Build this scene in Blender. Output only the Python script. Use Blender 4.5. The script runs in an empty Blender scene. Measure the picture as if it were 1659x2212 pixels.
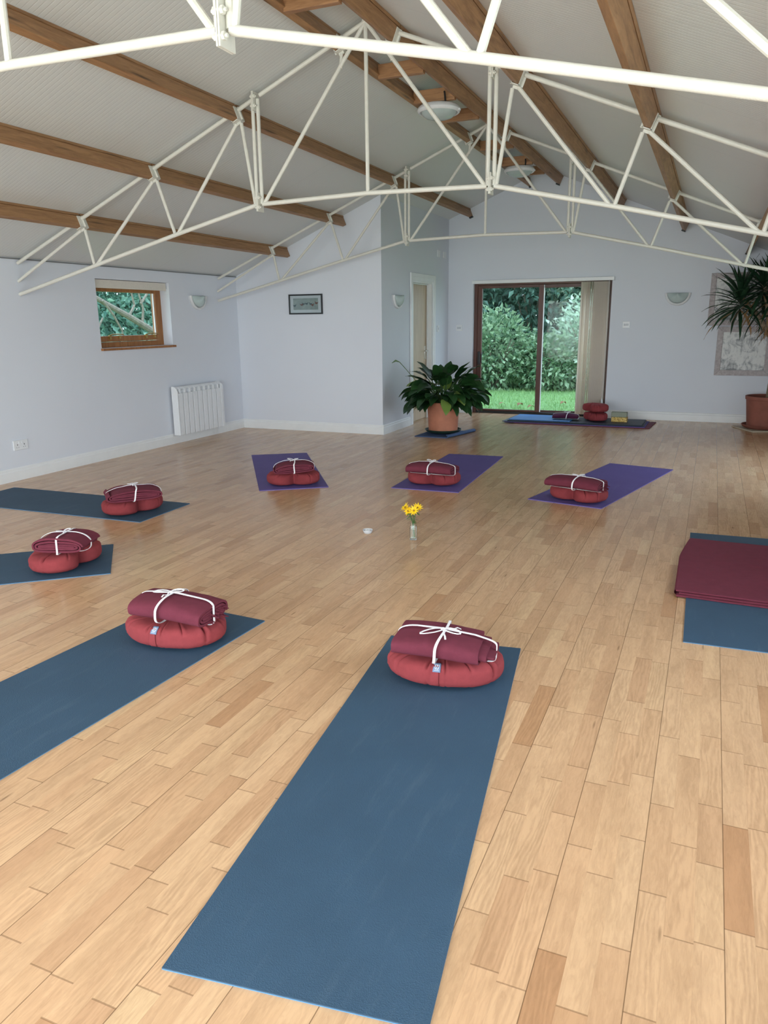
import bpy, bmesh, math, random
from mathutils import Vector, Matrix, noise
PI = math.pi
C = bpy.context.scene.collection
random.seed(7)

# ------------------------------------------------------------------ helpers
class MB:
    """collects geometry and links it as one mesh object"""
    def __init__(s):
        s.v = []; s.f = []; s.m = []
    def add(s, vs, fs, mi=0, M=None):
        o = len(s.v)
        for p in vs:
            p = Vector(p)
            s.v.append(tuple(M @ p) if M is not None else tuple(p))
        for f in fs:
            s.f.append(tuple(i + o for i in f)); s.m.append(mi)
        return s
    def box(s, x0, x1, y0, y1, z0, z1, mi=0, M=None):
        v = [(x0,y0,z0),(x1,y0,z0),(x1,y1,z0),(x0,y1,z0),(x0,y0,z1),(x1,y0,z1),(x1,y1,z1),(x0,y1,z1)]
        f = [(0,3,2,1),(4,5,6,7),(0,1,5,4),(1,2,6,5),(2,3,7,6),(3,0,4,7)]
        return s.add(v, f, mi, M)
    def prism(s, poly, axis, a, b, mi=0, M=None):
        """poly: 2d points; axis 'y': (x,z) extruded a..b, 'x': (y,z), 'z': (x,y)"""
        n = len(poly)
        def P(p, t):
            return (p[0], t, p[1]) if axis == 'y' else ((t, p[0], p[1]) if axis == 'x' else (p[0], p[1], t))
        v = [P(p, a) for p in poly] + [P(p, b) for p in poly]
        f = [tuple(range(n)), tuple(range(2*n-1, n-1, -1))]
        for i in range(n):
            j = (i+1) % n
            f.append((i, i+n, j+n, j))
        return s.add(v, f, mi, M)
    def tube(s, pts, r, n=10, caps=True, mi=0, flat=1.0, up=None):
        pts = [Vector(p) for p in pts]
        rs = r if isinstance(r, (list, tuple)) else [r]*len(pts)
        vs = []; fs = []
        t0 = (pts[1]-pts[0]).normalized()
        ref = Vector(up) if up else (Vector((0,0,1)) if abs(t0.z) < .9 else Vector((1,0,0)))
        N = (ref - ref.dot(t0)*t0).normalized()
        for i, p in enumerate(pts):
            a = pts[max(0,i-1)]; b = pts[min(len(pts)-1,i+1)]
            t = (b-a).normalized()
            N = (N - N.dot(t)*t)
            N = N.normalized() if N.length > 1e-6 else Vector((1,0,0))
            B = t.cross(N)
            for k in range(n):
                an = 2*PI*k/n
                vs.append(p + N*math.cos(an)*rs[i]*flat + B*math.sin(an)*rs[i])
        for i in range(len(pts)-1):
            for k in range(n):
                k2 = (k+1) % n
                fs.append((i*n+k, i*n+k2, (i+1)*n+k2, (i+1)*n+k))
        if caps:
            fs.append(tuple(range(n-1, -1, -1)))
            fs.append(tuple((len(pts)-1)*n + k for k in range(n)))
        return s.add(vs, fs, mi)
    def lathe(s, prof, n=40, c=(0,0,0), mi=0, a0=0., a1=2*PI, M=None):
        vs = []; fs = []; full = abs(a1-a0-2*PI) < 1e-6
        cnt = n if full else n+1
        for r, z in prof:
            for k in range(cnt):
                a = a0 + (a1-a0)*k/n
                vs.append((c[0]+r*math.cos(a), c[1]+r*math.sin(a), c[2]+z))
        for i in range(len(prof)-1):
            for k in range(n):
                k2 = (k+1) % cnt
                fs.append((i*cnt+k, i*cnt+k2, (i+1)*cnt+k2, (i+1)*cnt+k))
        return s.add(vs, fs, mi, M)
    def grid(s, fn, nu, nv, mi=0, M=None, wrapu=False):
        vs = [fn(i/nu, j/nv) for i in range(nu + (0 if wrapu else 1)) for j in range(nv+1)]
        cu = nu if wrapu else nu+1
        fs = []
        for i in range(nu):
            i2 = (i+1) % cu
            for j in range(nv):
                fs.append((i*(nv+1)+j, i2*(nv+1)+j, i2*(nv+1)+j+1, i*(nv+1)+j+1))
        return s.add(vs, fs, mi, M)
    def sphere(s, c, r, nu=14, nv=8, mi=0, sc=(1,1,1)):
        def fn(u, v):
            a = 2*PI*u; t = PI*(v-.5)
            return (c[0]+r*sc[0]*math.cos(t)*math.cos(a), c[1]+r*sc[1]*math.cos(t)*math.sin(a), c[2]+r*sc[2]*math.sin(t))
        return s.grid(fn, nu, nv, mi, None, True)
    def build(s, name, mat, parent=None, smooth=True, bevel=0, ang=35, loc=None):
        me = bpy.data.meshes.new(name)
        me.from_pydata(s.v, [], s.f)
        mats = mat if isinstance(mat, (list, tuple)) else [mat]
        for m in mats: me.materials.append(m)
        if len(mats) > 1: me.polygons.foreach_set('material_index', s.m)
        bm = bmesh.new(); bm.from_mesh(me)
        bmesh.ops.recalc_face_normals(bm, faces=bm.faces)
        bm.to_mesh(me); bm.free()
        if smooth:
            me.shade_smooth(); me.set_sharp_from_angle(angle=math.radians(ang))
        me.update()
        o = bpy.data.objects.new(name, me); C.objects.link(o)
        if parent: o.parent = parent
        if loc is not None: o.location = loc
        if bevel:
            b = o.modifiers.new('bevel', 'BEVEL'); b.width = bevel; b.segments = 2; b.limit_method = 'ANGLE'; b.angle_limit = math.radians(40)
        return o

def tag(o, label=None, cat=None, group=None, kind=None):
    if label: o['label'] = label
    if cat: o['category'] = cat
    if group: o['group'] = group
    if kind: o['kind'] = kind
    return o
def thing(name, label, cat, loc=(0,0,0), rz=0., group=None):
    o = bpy.data.objects.new(name, None); C.objects.link(o)
    o.empty_display_size = .1
    o.location = loc; o.rotation_euler = (0,0,rz)
    return tag(o, label, cat, group)
def struct(o, label=None):
    o['kind'] = 'structure'
    if label: o['label'] = label
    return o
def copy_tree(o, parent=None):
    c = o.copy(); C.objects.link(c); c.parent = parent
    for ch in list(o.children): copy_tree(ch, c)
    return c

# ------------------------------------------------------------------ materials
def lin(h):
    h = h.lstrip('#'); r = []
    for i in (0,2,4):
        c = int(h[i:i+2],16)/255
        r.append(c/12.92 if c <= .04045 else ((c+.055)/1.055)**2.4)
    return (*r, 1)
class NT:
    def __init__(s, name):
        s.mat = bpy.data.materials.new(name); s.mat.use_nodes = True
        s.t = s.mat.node_tree; s.n = s.t.nodes; s.bsdf = s.n['Principled BSDF']
    def new(s, typ, **kw):
        nd = s.n.new(typ)
        for k, v in kw.items():
            if k in nd.inputs: nd.inputs[k].default_value = v
            else: setattr(nd, k, v)
        return nd
    def link(s, a, b): s.t.links.new(a, b)
    def math(s, op, a, b=None, clamp=False):
        nd = s.n.new('ShaderNodeMath'); nd.operation = op; nd.use_clamp = clamp
        for i, x in enumerate((a, b)):
            if x is None: continue
            if isinstance(x, (int, float)): nd.inputs[i].default_value = x
            else: s.link(x, nd.inputs[i])
        return nd.outputs[0]
    def ramp(s, fac, stops):
        nd = s.n.new('ShaderNodeValToRGB'); cr = nd.color_ramp
        while len(cr.elements) < len(stops): cr.elements.new(.5)
        for e, (p, c) in zip(cr.elements, stops): e.position = p; e.color = c
        s.link(fac, nd.inputs[0]); return nd.outputs[0]
    def mix(s, fac, a, b, blend='MIX'):
        nd = s.n.new('ShaderNodeMix'); nd.data_type = 'RGBA'; nd.blend_type = blend
        for sock, x in ((nd.inputs[0], fac), (nd.inputs[6], a), (nd.inputs[7], b)):
            if isinstance(x, (int, float)): sock.default_value = x
            elif isinstance(x, tuple): sock.default_value = x
            else: s.link(x, sock)
        return nd.outputs[2]
    def coord(s, which='Object', scale=(1,1,1)):
        tc = s.n.new('ShaderNodeTexCoord'); mp = s.n.new('ShaderNodeMapping')
        mp.inputs['Scale'].default_value = scale
        s.link(tc.outputs[which], mp.inputs[0]); return mp.outputs[0]
    def noise(s, vec, scale, detail=4, rough=.55, dist=0., out=0):
        nd = s.n.new('ShaderNodeTexNoise'); nd.inputs['Scale'].default_value = scale
        nd.inputs['Detail'].default_value = detail; nd.inputs['Roughness'].default_value = rough
        nd.inputs['Distortion'].default_value = dist
        if vec is not None: s.link(vec, nd.inputs['Vector'])
        return nd.outputs[out]
    def bump(s, h, strength=.3, dist=.01):
        nd = s.n.new('ShaderNodeBump'); nd.inputs['Strength'].default_value = strength; nd.inputs['Distance'].default_value = dist
        s.link(h, nd.inputs['Height']); s.link(nd.outputs[0], s.bsdf.inputs['Normal'])
    def set(s, **kw):
        for k, v in kw.items():
            k = k.replace('_', ' ')
            if isinstance(v, bpy.types.NodeSocket): s.link(v, s.bsdf.inputs[k])
            else: s.bsdf.inputs[k].default_value = v
        return s.mat

def plain(name, col, rough=.5, var=.06, scale=40, bump=0., spec=.5, metal=0., bs=.004):
    """painted / moulded surface with a little uneven tone"""
    m = NT(name); c = lin(col) if isinstance(col, str) else col
    v = m.coord()
    nz = m.noise(v, scale, 3)
    hi = tuple(min(1, x*(1+var)) for x in c[:3]) + (1,)
    lo = tuple(x*(1-var) for x in c[:3]) + (1,)
    if bump: m.bump(m.noise(v, scale*6, 3), bump, bs)
    return m.set(Base_Color=m.ramp(nz, [(.3, lo), (.7, hi)]), Roughness=rough, Metallic=metal, Specular_IOR_Level=spec)

def fabric(name, col, scale=900, bump=.25, var=.12):
    m = NT(name); c = lin(col); v = m.coord()
    n1 = m.noise(v, 26, 4); n2 = m.noise(v, scale, 2)
    f = m.math('ADD', m.math('MULTIPLY', n1, .5), m.math('MULTIPLY', n2, .5))
    lo = tuple(x*(1-var) for x in c[:3])+(1,); hi = tuple(min(1,x*(1+var)) for x in c[:3])+(1,)
    m.bump(n2, bump, .002)
    return m.set(Base_Color=m.ramp(f, [(.35, lo), (.65, hi)]), Roughness=.92, Specular_IOR_Level=.2, Sheen_Weight=.25, Sheen_Roughness=.5, Sheen_Tint=hi)

def wood(name, c0, c1, axis='y', rough=.5, knots=True, scale=1.0):
    m = NT(name)
    tc = m.n.new('ShaderNodeTexCoord'); oi = m.n.new('ShaderNodeObjectInfo')
    mp = m.n.new('ShaderNodeMapping')
    sc = {'x': (1.2,14,14), 'y': (14,1.2,14), 'z': (14,14,1.2)}[axis]
    mp.inputs['Scale'].default_value = tuple(k*scale for k in sc)
    m.link(tc.outputs['Object'], mp.inputs[0])
    off = m.n.new('ShaderNodeVectorMath'); off.operation = 'ADD'
    cx = m.n.new('ShaderNodeCombineXYZ'); m.link(m.math('MULTIPLY', oi.outputs['Random'], 60.), cx.inputs[0]); m.link(m.math('MULTIPLY', oi.outputs['Random'], 31.), cx.inputs[1])
    m.link(mp.outputs[0], off.inputs[0]); m.link(cx.outputs[0], off.inputs[1])
    g = m.noise(off.outputs[0], 2.2, 7, .6, 1.2)
    g2 = m.noise(off.outputs[0], 14, 3, .6)
    f = m.math('ADD', m.math('MULTIPLY', g, .75), m.math('MULTIPLY', g2, .25))
    col = m.ramp(f, [(.3, lin(c0)), (.62, lin(c1))])
    if knots:
        vo = m.n.new('ShaderNodeTexVoronoi'); vo.inputs['Scale'].default_value = .9
        m.link(off.outputs[0], vo.inputs['Vector'])
        kf = m.ramp(vo.outputs['Distance'], [(.05, (1,1,1,1)), (.16, (0,0,0,1))])
        dk = tuple(x*.35 for x in lin(c0)[:3])+(1,)
        col = m.mix(m.math('MULTIPLY', kf, .75), col, dk)
    m.bump(f, .12, .004)
    return m.set(Base_Color=col, Roughness=rough)

def mat_floor():
    m = NT('oak parquet'); tc = m.n.new('ShaderNodeTexCoord'); sp = m.n.new('ShaderNodeSeparateXYZ')
    m.link(tc.outputs['Object'], sp.inputs[0]); X, Y = sp.outputs[0], sp.outputs[1]
    W = .0665
    rx = m.math('DIVIDE', m.math('ADD', X, 20.), W)
    row = m.math('FLOOR', rx); fx = m.math('FRACT', rx)
    wn = m.n.new('ShaderNodeTexWhiteNoise'); wn.noise_dimensions = '1D'; m.link(row, wn.inputs['W'])
    yy = m.math('ADD', m.math('MULTIPLY', Y, 2.7), m.math('MULTIPLY', row, 37.37))
    vo = m.n.new('ShaderNodeTexVoronoi'); vo.voronoi_dimensions = '1D'; vo.inputs['Scale'].default_value = 1; vo.inputs['Randomness'].default_value = .8
    m.link(yy, vo.inputs['W'])
    ve = m.n.new('ShaderNodeTexVoronoi'); ve.voronoi_dimensions = '1D'; ve.feature = 'DISTANCE_TO_EDGE'; ve.inputs['Scale'].default_value = 1; ve.inputs['Randomness'].default_value = .8
    m.link(yy, ve.inputs['W'])
    sc = m.n.new('ShaderNodeSeparateColor'); m.link(vo.outputs['Color'], sc.inputs[0])
    r1, r2, r3 = sc.outputs
    # joints: end joints, fine strip joints, darker joint every third strip
    ej = m.math('LESS_THAN', ve.outputs['Distance'], .0055)
    ed = m.math('MINIMUM', fx, m.math('SUBTRACT', 1., fx))
    sj = m.math('LESS_THAN', ed, .008)
    r3f = m.math('FRACT', m.math('DIVIDE', rx, 3.)); bd = m.math('MINIMUM', r3f, m.math('SUBTRACT', 1., r3f))
    bj = m.math('LESS_THAN', bd, .0062)
    # grain
    cv = m.n.new('ShaderNodeCombineXYZ')
    m.link(m.math('ADD', m.math('MULTIPLY', X, 13.), m.math('MULTIPLY', r1, 90.)), cv.inputs[0])
    m.link(m.math('ADD', m.math('MULTIPLY', Y, 2.0), m.math('MULTIPLY', r2, 50.)), cv.inputs[1]); m.link(m.math('MULTIPLY', r3, 20.), cv.inputs[2])
    n_lo = m.noise(cv.outputs[0], 1.1, 3, .55, .6)
    n_hi = m.noise(cv.outputs[0], 9., 5, .65, .8)
    wv = m.n.new('ShaderNodeTexWave'); wv.wave_type = 'BANDS'; wv.bands_direction = 'X'; wv.inputs['Scale'].default_value = 1.6
    wv.inputs['Distortion'].default_value = 26; wv.inputs['Detail'].default_value = 3; wv.inputs['Detail Scale'].default_value = .6
    m.link(cv.outputs[0], wv.inputs['Vector'])
    sel = m.math('MULTIPLY', m.math('GREATER_THAN', r3, .66), .12)
    g = m.math('ADD', m.math('MULTIPLY', n_lo, .5), m.math('ADD', m.math('MULTIPLY', n_hi, .5), m.math('MULTIPLY', m.math('SUBTRACT', wv.outputs[0], .5), sel)))
    light = m.ramp(r1, [(0, lin('c39a76')), (.2, lin('cca47e')), (.55, lin('d3ad87')), (.85, lin('cfa680')), (1, lin('d8b58d'))])
    # odd much browner strips
    odd = m.ramp(r2, [(.90, (0,0,0,1)), (.99, (1,1,1,1))])
    base = m.mix(m.math('MULTIPLY', odd, .45), light, lin('a8734a'))
    col = m.mix(m.ramp(g, [(.36, (1,1,1,1)), (.60, (0,0,0,1))]), base, m.mix(.34, base, lin('7d5a3c')))
    vk = m.n.new('ShaderNodeTexVoronoi'); vk.inputs['Scale'].default_value = .8; m.link(cv.outputs[0], vk.inputs['Vector'])
    kn = m.ramp(vk.outputs['Distance'], [(.015, (1,1,1,1)), (.06, (0,0,0,1))])
    col = m.mix(m.math('MULTIPLY', kn, .6), col, lin('5d4029'))
    col = m.mix(m.math('MULTIPLY', sj, .10), col, lin('6a482c'))
    col = m.mix(m.math('MULTIPLY', ej, .45), col, lin('5a3a22'))
    col = m.mix(m.math('MULTIPLY', bj, .65), col, lin('4d321d'))
    h = m.math('SUBTRACT', m.math('MULTIPLY', g, .12), m.math('MAXIMUM', m.math('MULTIPLY', ej, .5), bj))
    m.bump(h, .12, .0015)
    rough = m.math('ADD', .17, m.math('MULTIPLY', m.noise(cv.outputs[0], 2., 3), .12))
    return m.set(Base_Color=col, Roughness=rough, Specular_IOR_Level=.5)

def mat_ceiling():
    m = NT('white ribbed roof lining'); tc = m.n.new('ShaderNodeTexCoord'); sp = m.n.new('ShaderNodeSeparateXYZ')
    m.link(tc.outputs['Object'], sp.inputs[0]); Y = sp.outputs[1]
    a = m.math('FRACT', m.math('DIVIDE', m.math('ADD', Y, 30.), .036))
    rib = m.ramp(a, [(0, (0,0,0,1)), (.12, (1,1,1,1)), (.88, (1,1,1,1)), (1, (0,0,0,1))])
    b = m.math('FRACT', m.math('DIVIDE', m.math('ADD', Y, 30.), 1.2))
    jt = m.math('LESS_THAN', b, .006)
    col = m.mix(m.math('MULTIPLY', jt, .2), lin('d3d5d5'), lin('969696'))
    m.bump(m.math('SUBTRACT', rib, jt), .35, .003)
    return m.set(Base_Color=col, Roughness=.38, Specular_IOR_Level=.45)

def mat_wall():
    m = NT('white emulsion'); v = m.coord()
    m.bump(m.noise(v, 60, 4), .06, .004)
    nz = m.noise(v, .7, 3)
    return m.set(Base_Color=m.ramp(nz, [(.3, lin('d5d9e3')), (.7, lin('dadee7'))]), Roughness=.62, Specular_IOR_Level=.35)

def mat_yoga(name, col, rough=.7):
    m = NT(name); v = m.coord(); c = lin(col)
    w = m.n.new('ShaderNodeTexVoronoi'); w.inputs['Scale'].default_value = 330; m.link(v, w.inputs['Vector'])
    m.bump(w.outputs['Distance'], .5, .0012)
    n = m.noise(v, 3.5, 5, .6)
    dust = m.ramp(m.noise(m.coord(scale=(9,1.3,1)), 1.6, 6, .7), [(.55, (0,0,0,1)), (.8, (1,1,1,1))])
    col_ = m.ramp(n, [(.3, tuple(x*.93 for x in c[:3])+(1,)), (.7, tuple(x*1.07 for x in c[:3])+(1,))])
    col_ = m.mix(m.math('MULTIPLY', dust, .10), col_, lin('8fa0ae'))
    return m.set(Base_Color=col_, Roughness=rough, Specular_IOR_Level=.35)

def mat_glass(name='window glass', tint=(1,1,1,1), rough=0.):
    m = NT(name)
    tr = m.n.new('ShaderNodeBsdfTransparent'); tr.inputs[0].default_value = (.93,.96,.96,1)
    gl = m.n.new('ShaderNodeBsdfGlossy'); gl.inputs['Roughness'].default_value = .02
    lw = m.n.new('ShaderNodeLayerWeight'); lw.inputs['Blend'].default_value = .5
    fc = m.math('ADD', .006, m.math('MULTIPLY', m.math('POWER', lw.outputs['Facing'], 5.), .4))
    mx = m.n.new('ShaderNodeMixShader')
    m.link(fc, mx.inputs[0]); m.link(tr.outputs[0], mx.inputs[1]); m.link(gl.outputs[0], mx.inputs[2])
    m.link(mx.outputs[0], m.n['Material Output'].inputs['Surface'])
    return m.mat

def mat_leaf(name, c0, c1, rough=.45, trans=.25, scale=7.):
    m = NT(name); v = m.coord('Object')
    oi = m.n.new('ShaderNodeNewGeometry')
    r = oi.outputs['Random Per Island']
    f = m.math('ADD', m.math('MULTIPLY', r, .7), m.math('MULTIPLY', m.noise(v, scale, 3), .3))
    col = m.ramp(f, [(.15, lin(c0)), (.85, lin(c1))])
    m.set(Base_Color=col, Roughness=rough, Specular_IOR_Level=.5)
    tl = m.n.new('ShaderNodeBsdfTranslucent'); m.link(col, tl.inputs[0])
    mx = m.n.new('ShaderNodeMixShader'); mx.inputs[0].default_value = trans
    m.link(m.bsdf.outputs[0], mx.inputs[1]); m.link(tl.outputs[0], mx.inputs[2])
    m.link(mx.outputs[0], m.n['Material Output'].inputs['Surface'])
    return m.mat

def mat_cork():
    m = NT('speckled cork'); v = m.coord()
    w = m.n.new('ShaderNodeTexVoronoi'); w.inputs['Scale'].default_value = 90; m.link(v, w.inputs['Vector'])
    sc = m.n.new('ShaderNodeSeparateColor'); m.link(w.outputs['Color'], sc.inputs[0])
    return m.set(Base_Color=m.ramp(sc.outputs[0], [(0, lin('8a6a35')), (.5, lin('c9a75c')), (1, lin('e0c884'))]), Roughness=.8)

def mat_print(kind):
    """generic printed artwork, drawn from object coordinates in the panel's own plane"""
    m = NT('print ' + kind); v = m.coord()
    if kind == 'sketch':
        n = m.noise(v, 7, 6, .65, 1.2); n2 = m.noise(m.coord(scale=(30,30,6)), 1.5, 4, .6, .5)
        f = m.math('ADD', m.math('MULTIPLY', n, .75), m.math('MULTIPLY', n2, .25))
        col = m.ramp(f, [(.38, lin('7d8084')), (.46, lin('b9bbbd')), (.53, lin('d8d9d8')), (.8, lin('dcdddb'))])
        return m.set(Base_Color=col, Roughness=.5)
    n = m.noise(v, 18, 3)
    return m.set(Base_Color=m.ramp(n, [(.3, lin('7f8a8c')), (.7, lin('98a09f'))]), Roughness=.5)

def mat_whitewash():
    m = NT('whitewashed timber'); v = m.coord(scale=(3,3,3))
    n = m.noise(m.coord(scale=(12,12,12)), 2.5, 5, .65)
    return m.set(Base_Color=m.ramp(n, [(.3, lin('a09698')), (.6, lin('b9b2b4')), (.8, lin('cac5c6'))]), Roughness=.7)

M_floor = mat_floor(); M_ceil = mat_ceiling(); M_wall = mat_wall()
M_gloss = plain('white gloss paint', 'e6e8ea', .35, .02, 8)
M_steel = plain('cream painted steel', 'd6d4cc', .42, .03, 30, bump=.25, bs=.003)
M_pine = wood('stained pine', '7b5638', 'a98059', 'y', .5)
M_pine_x = wood('stained pine cross', '7e5638', 'aa7f58', 'x', .5, knots=False)
M_hard = wood('red brown hardwood', '3f2018', '5e3022', 'z', .4, knots=False)
M_hard_x = wood('red brown hardwood rail', '3f2018', '5e3022', 'x', .4, knots=False)
M_frame = wood('orange pine frame', '7a4a24', 'a8703c', 'z', .4, knots=False)
M_doorw = wood('pale birch veneer', 'a89378', 'c4b094', 'z', .35, knots=False, scale=.6)
M_dark = plain('black metal', '17181a', .45)
M_glass = mat_glass()
M_blue = mat_yoga('blue yoga mat', '354e64'); M_blue2 = mat_yoga('blue yoga mat underside', '5686ad')
M_purple = mat_yoga('purple yoga mat', '5f5290'); M_purple2 = mat_yoga('purple yoga mat underside', '7468b0')
M_navy = mat_yoga('navy yoga mat', '27313f', .5); M_maroon = mat_yoga('maroon yoga mat', '6d3244'); M_bright = mat_yoga('bright blue yoga mat', '2f6fae', .45); M_piece = mat_yoga('blue mat offcut', '40577f')
M_cush = fabric('brick red cotton', '86393d', 700); M_blan = fabric('burgundy wool', '682e3c', 650, .4); M_blan2 = fabric('plum wool', '4c1f3a', 650, .4)
M_tie = fabric('white cotton tape', 'e8e6ea', 1200, .15, .04)
M_tag = plain('grey blue label', '6f7f9c', .7); M_tagw = plain('white stitching', 'e6ebf2', .7)
M_terra = plain('terracotta', 'b5745a', .75, .12, 9, bump=.08)
M_terra2 = plain('dull terracotta', '8a5245', .75, .12, 9, bump=.08)
M_soil = plain('potting soil', '2a2019', .95, .3, 60, bump=.6)
M_green_plastic = plain('dark green plastic', '2c4238', .45)
M_lily = mat_leaf('peace lily leaf', '16301b', '2b5028', .3, .15, 5)
M_lily2 = mat_leaf('pale edged leaf', '6b8a3a', '93a85a', .35, .2, 5)
M_lilys = mat_leaf('green stalk', '3c5a35', '55713f', .5, .1)
M_yuc = mat_leaf('yucca leaf', '16301f', '2c4d33', .4, .12)
M_dead = mat_leaf('dry yucca leaf', '8a6a45', 'b08a5e', .7, .15)
M_bark = plain('yucca bark', '8c7b68', .9, .25, 35, bump=.7, bs=.01)
M_white = plain('white plastic', 'e2e4e8', .35, .02)
M_cer = plain('white ceramic', 'dcdde0', .45, .03)
M_frost = plain('frosted glass shade', 'b6c4c4', .15, .04, 12)
M_chrome = plain('brushed metal', 'c9c6be', .25, .03, metal=1.)
M_brass = plain('aged brass', 'b49a62', .3, .05, metal=1.)
M_black = plain('black frame', '15161c', .4)
M_mount = plain('white mount board', 'c6c8cf', .7, .02)
M_print = mat_print('birds'); M_sketch = mat_print('sketch'); M_ww = mat_whitewash()
M_bird1 = plain('bird red', '6e4038', .6); M_bird2 = plain('bird slate', '42505a', .6)
M_blind = plain('cream blind fabric', 'd8d2c8', .75, .04, 60)
M_louvre = mat_leaf('cream louvre fabric', 'efe6da', 'f6efe6', .8, .5)
M_cork = mat_cork(); M_foam = plain('grey green foam', '8c9080', .85, .12, 120)
M_tile = plain('cream board', 'b9ad9a', .6)
M_wax = plain('white wax', 'eeeef0', .5)
M_petal = mat_leaf('yellow petal', 'ffd000', 'ffe22e', .5, .3); M_disc = plain('flower disc', '8a6a16', .8, .2, 300)
M_stem = mat_leaf('flower stem', '3c6b34', '5f9150', .5, .2)
def mat_clear():
    m = NT('clear glassware'); m.set(Base_Color=(.93,.97,.94,1), Roughness=.03, IOR=1.45, Transmission_Weight=1.)
    return m.mat
M_clear = mat_clear()
def mat_dish():
    m = NT('milky glass'); m.set(Base_Color=lin('e6eaf0'), Roughness=.12, Transmission_Weight=.35, IOR=1.4)
    return m.mat
M_dish = mat_dish()

# ------------------------------------------------------------------ room dimensions (metres)
xL, xR, xM = -5.884, 1.142, -2.371
yF, yA, yB, xC = -1.05, 8.8055, 11.398, -3.782
HU = 3.513
def ceil_u(u): return 3.452 - .4125*u
def ceil_x(x): return ceil_u(abs(x - xM))
TH = .25

# floor
o = MB().box(xL-TH, xR+TH, yF-TH, yB+TH, -.12, 0).build('floor', M_floor, smooth=False); struct(o, 'oak strip parquet floor')
# ceiling: two slopes meeting at the ridge
E_ = 3.9
mb = MB()
for sgn in (-1, 1):
    mb.prism([(xM, ceil_u(0)), (xM + sgn*E_, ceil_u(E_)), (xM + sgn*E_, ceil_u(E_)+.16), (xM, ceil_u(0)+.16)], 'y', yF-.4, yB+.45)
struct(mb.build('ceiling', M_ceil, smooth=False), 'white ribbed pitched ceiling')
OV = .02   # walls run a little way up into the roof build-up
# left wall with the small window
WY0, WY1, WZ0, WZ1 = 6.25, 7.415, 1.165, 1.868
zt = ceil_x(xL) + .03
mb = MB()
mb.box(xL-TH, xL, yF-TH, WY0, 0, zt).box(xL-TH, xL, WY1, yA+.2, 0, zt).box(xL-TH, xL, WY0, WY1, 0, WZ0).box(xL-TH, xL, WY0, WY1, WZ1, zt)
struct(mb.build('wall_left', M_wall, smooth=False), 'white left side wall')
# alcove wall A
p = [(xL, 0), (xC, 0), (xC, ceil_x(xC)+OV), (xL, ceil_x(xL)+OV)]
struct(MB().prism(p, 'y', yA, yA+.14).build('wall_alcove', M_wall, smooth=False), 'white end wall with the small framed picture')
# side wall C with inner door opening
DY0, DY1, DZ = 9.85, 10.672, 1.945
zc = ceil_x(xC) + .02
mb = MB()
mb.box(xC-.14, xC, yA+.14, DY0, 0, zc).box(xC-.14, xC, DY1, yB, 0, zc).box(xC-.14, xC, DY0, DY1, DZ, zc)
struct(mb.build('wall_side', M_wall, smooth=False), 'white return wall with the inner door')
# back wall with sliding door opening
SX0, SX1, SZ = -3.385, -1.365, 1.962
mb = MB()
mb.prism([(xC-.14,0),(SX0,0),(SX0,ceil_x(SX0)+OV),(xC-.14,ceil_x(xC-.14)+OV)], 'y', yB, yB+TH)
mb.prism([(SX0,SZ),(SX1,SZ),(SX1,ceil_x(SX1)+OV),(xM,ceil_x(xM)+OV),(SX0,ceil_x(SX0)+OV)], 'y', yB, yB+TH)
mb.prism([(SX1,0),(xR+TH,0),(xR+TH,ceil_x(xR+TH)+OV),(SX1,ceil_x(SX1)+OV)], 'y', yB, yB+TH)
struct(mb.build('wall_back', M_wall, smooth=False), 'white gable wall with the sliding door')
# right wall (beside the camera) with a window, and the wall behind the camera with wide glazing
RY0, RY1, RZ0, RZ1 = 1.6, 3.8, .75, 1.85
GY0, GY1, GZ = 6.6, 8.8, 1.9
mb = MB()
mb.box(xR, xR+TH, yF-TH, RY0, 0, zt).box(xR, xR+TH, RY1, GY0, 0, zt).box(xR, xR+TH, GY1, yB, 0, zt).box(xR, xR+TH, GY0, GY1, GZ, zt).box(xR, xR+TH, RY0, RY1, 0, RZ0).box(xR, xR+TH, RY0, RY1, RZ1, zt)
struct(mb.build('wall_right', M_wall, smooth=False), 'white right side wall')
FX0, FX1, FZ = -4.9, .7, 2.02
mb = MB()
mb.prism([(xL,0),(FX0,0),(FX0,ceil_x(FX0)+OV),(xL,ceil_x(xL)+OV)], 'y', yF-TH, yF)
mb.prism([(FX0,FZ),(FX1,FZ),(FX1,ceil_x(FX1)+OV),(xM,ceil_x(xM)+OV),(FX0,ceil_x(FX0)+OV)], 'y', yF-TH, yF)
mb.prism([(FX1,0),(xR,0),(xR,ceil_x(xR)+OV),(FX1,ceil_x(FX1)+OV)], 'y', yF-TH, yF)
struct(mb.build('wall_front', M_wall, smooth=False), 'white gable wall facing the back wall')
# window_2 (behind) and window_3 (right): frames with panes
fr = MB(); gl = MB()
w = (FX1-FX0)/5
for k in range(6): fr.box(FX0+k*w-.04 + (.04 if k == 0 else 0) - (.04 if k == 5 else 0), FX0+k*w+.04 + (.04 if k == 0 else 0) - (.04 if k == 5 else 0), yF-.2, yF-.12, 0, FZ)
fr.box(FX0, FX1, yF-.2, yF-.12, 0, .08).box(FX0, FX1, yF-.2, yF-.12, FZ-.08, FZ)
o = struct(fr.build('window_2', M_hard, smooth=False)); gl.box(FX0, FX1, yF-.163, yF-.157, .05, FZ-.05).build('pane', M_glass, o, smooth=False)
fr = MB()
for y in (RY0, (RY0+RY1)/2-.03, RY1-.06): fr.box(xR+.1, xR+.17, y, y+.06, RZ0, RZ1)
fr.box(xR+.1, xR+.17, RY0, RY1, RZ0, RZ0+.06).box(xR+.1, xR+.17, RY0, RY1, RZ1-.06, RZ1)
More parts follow.
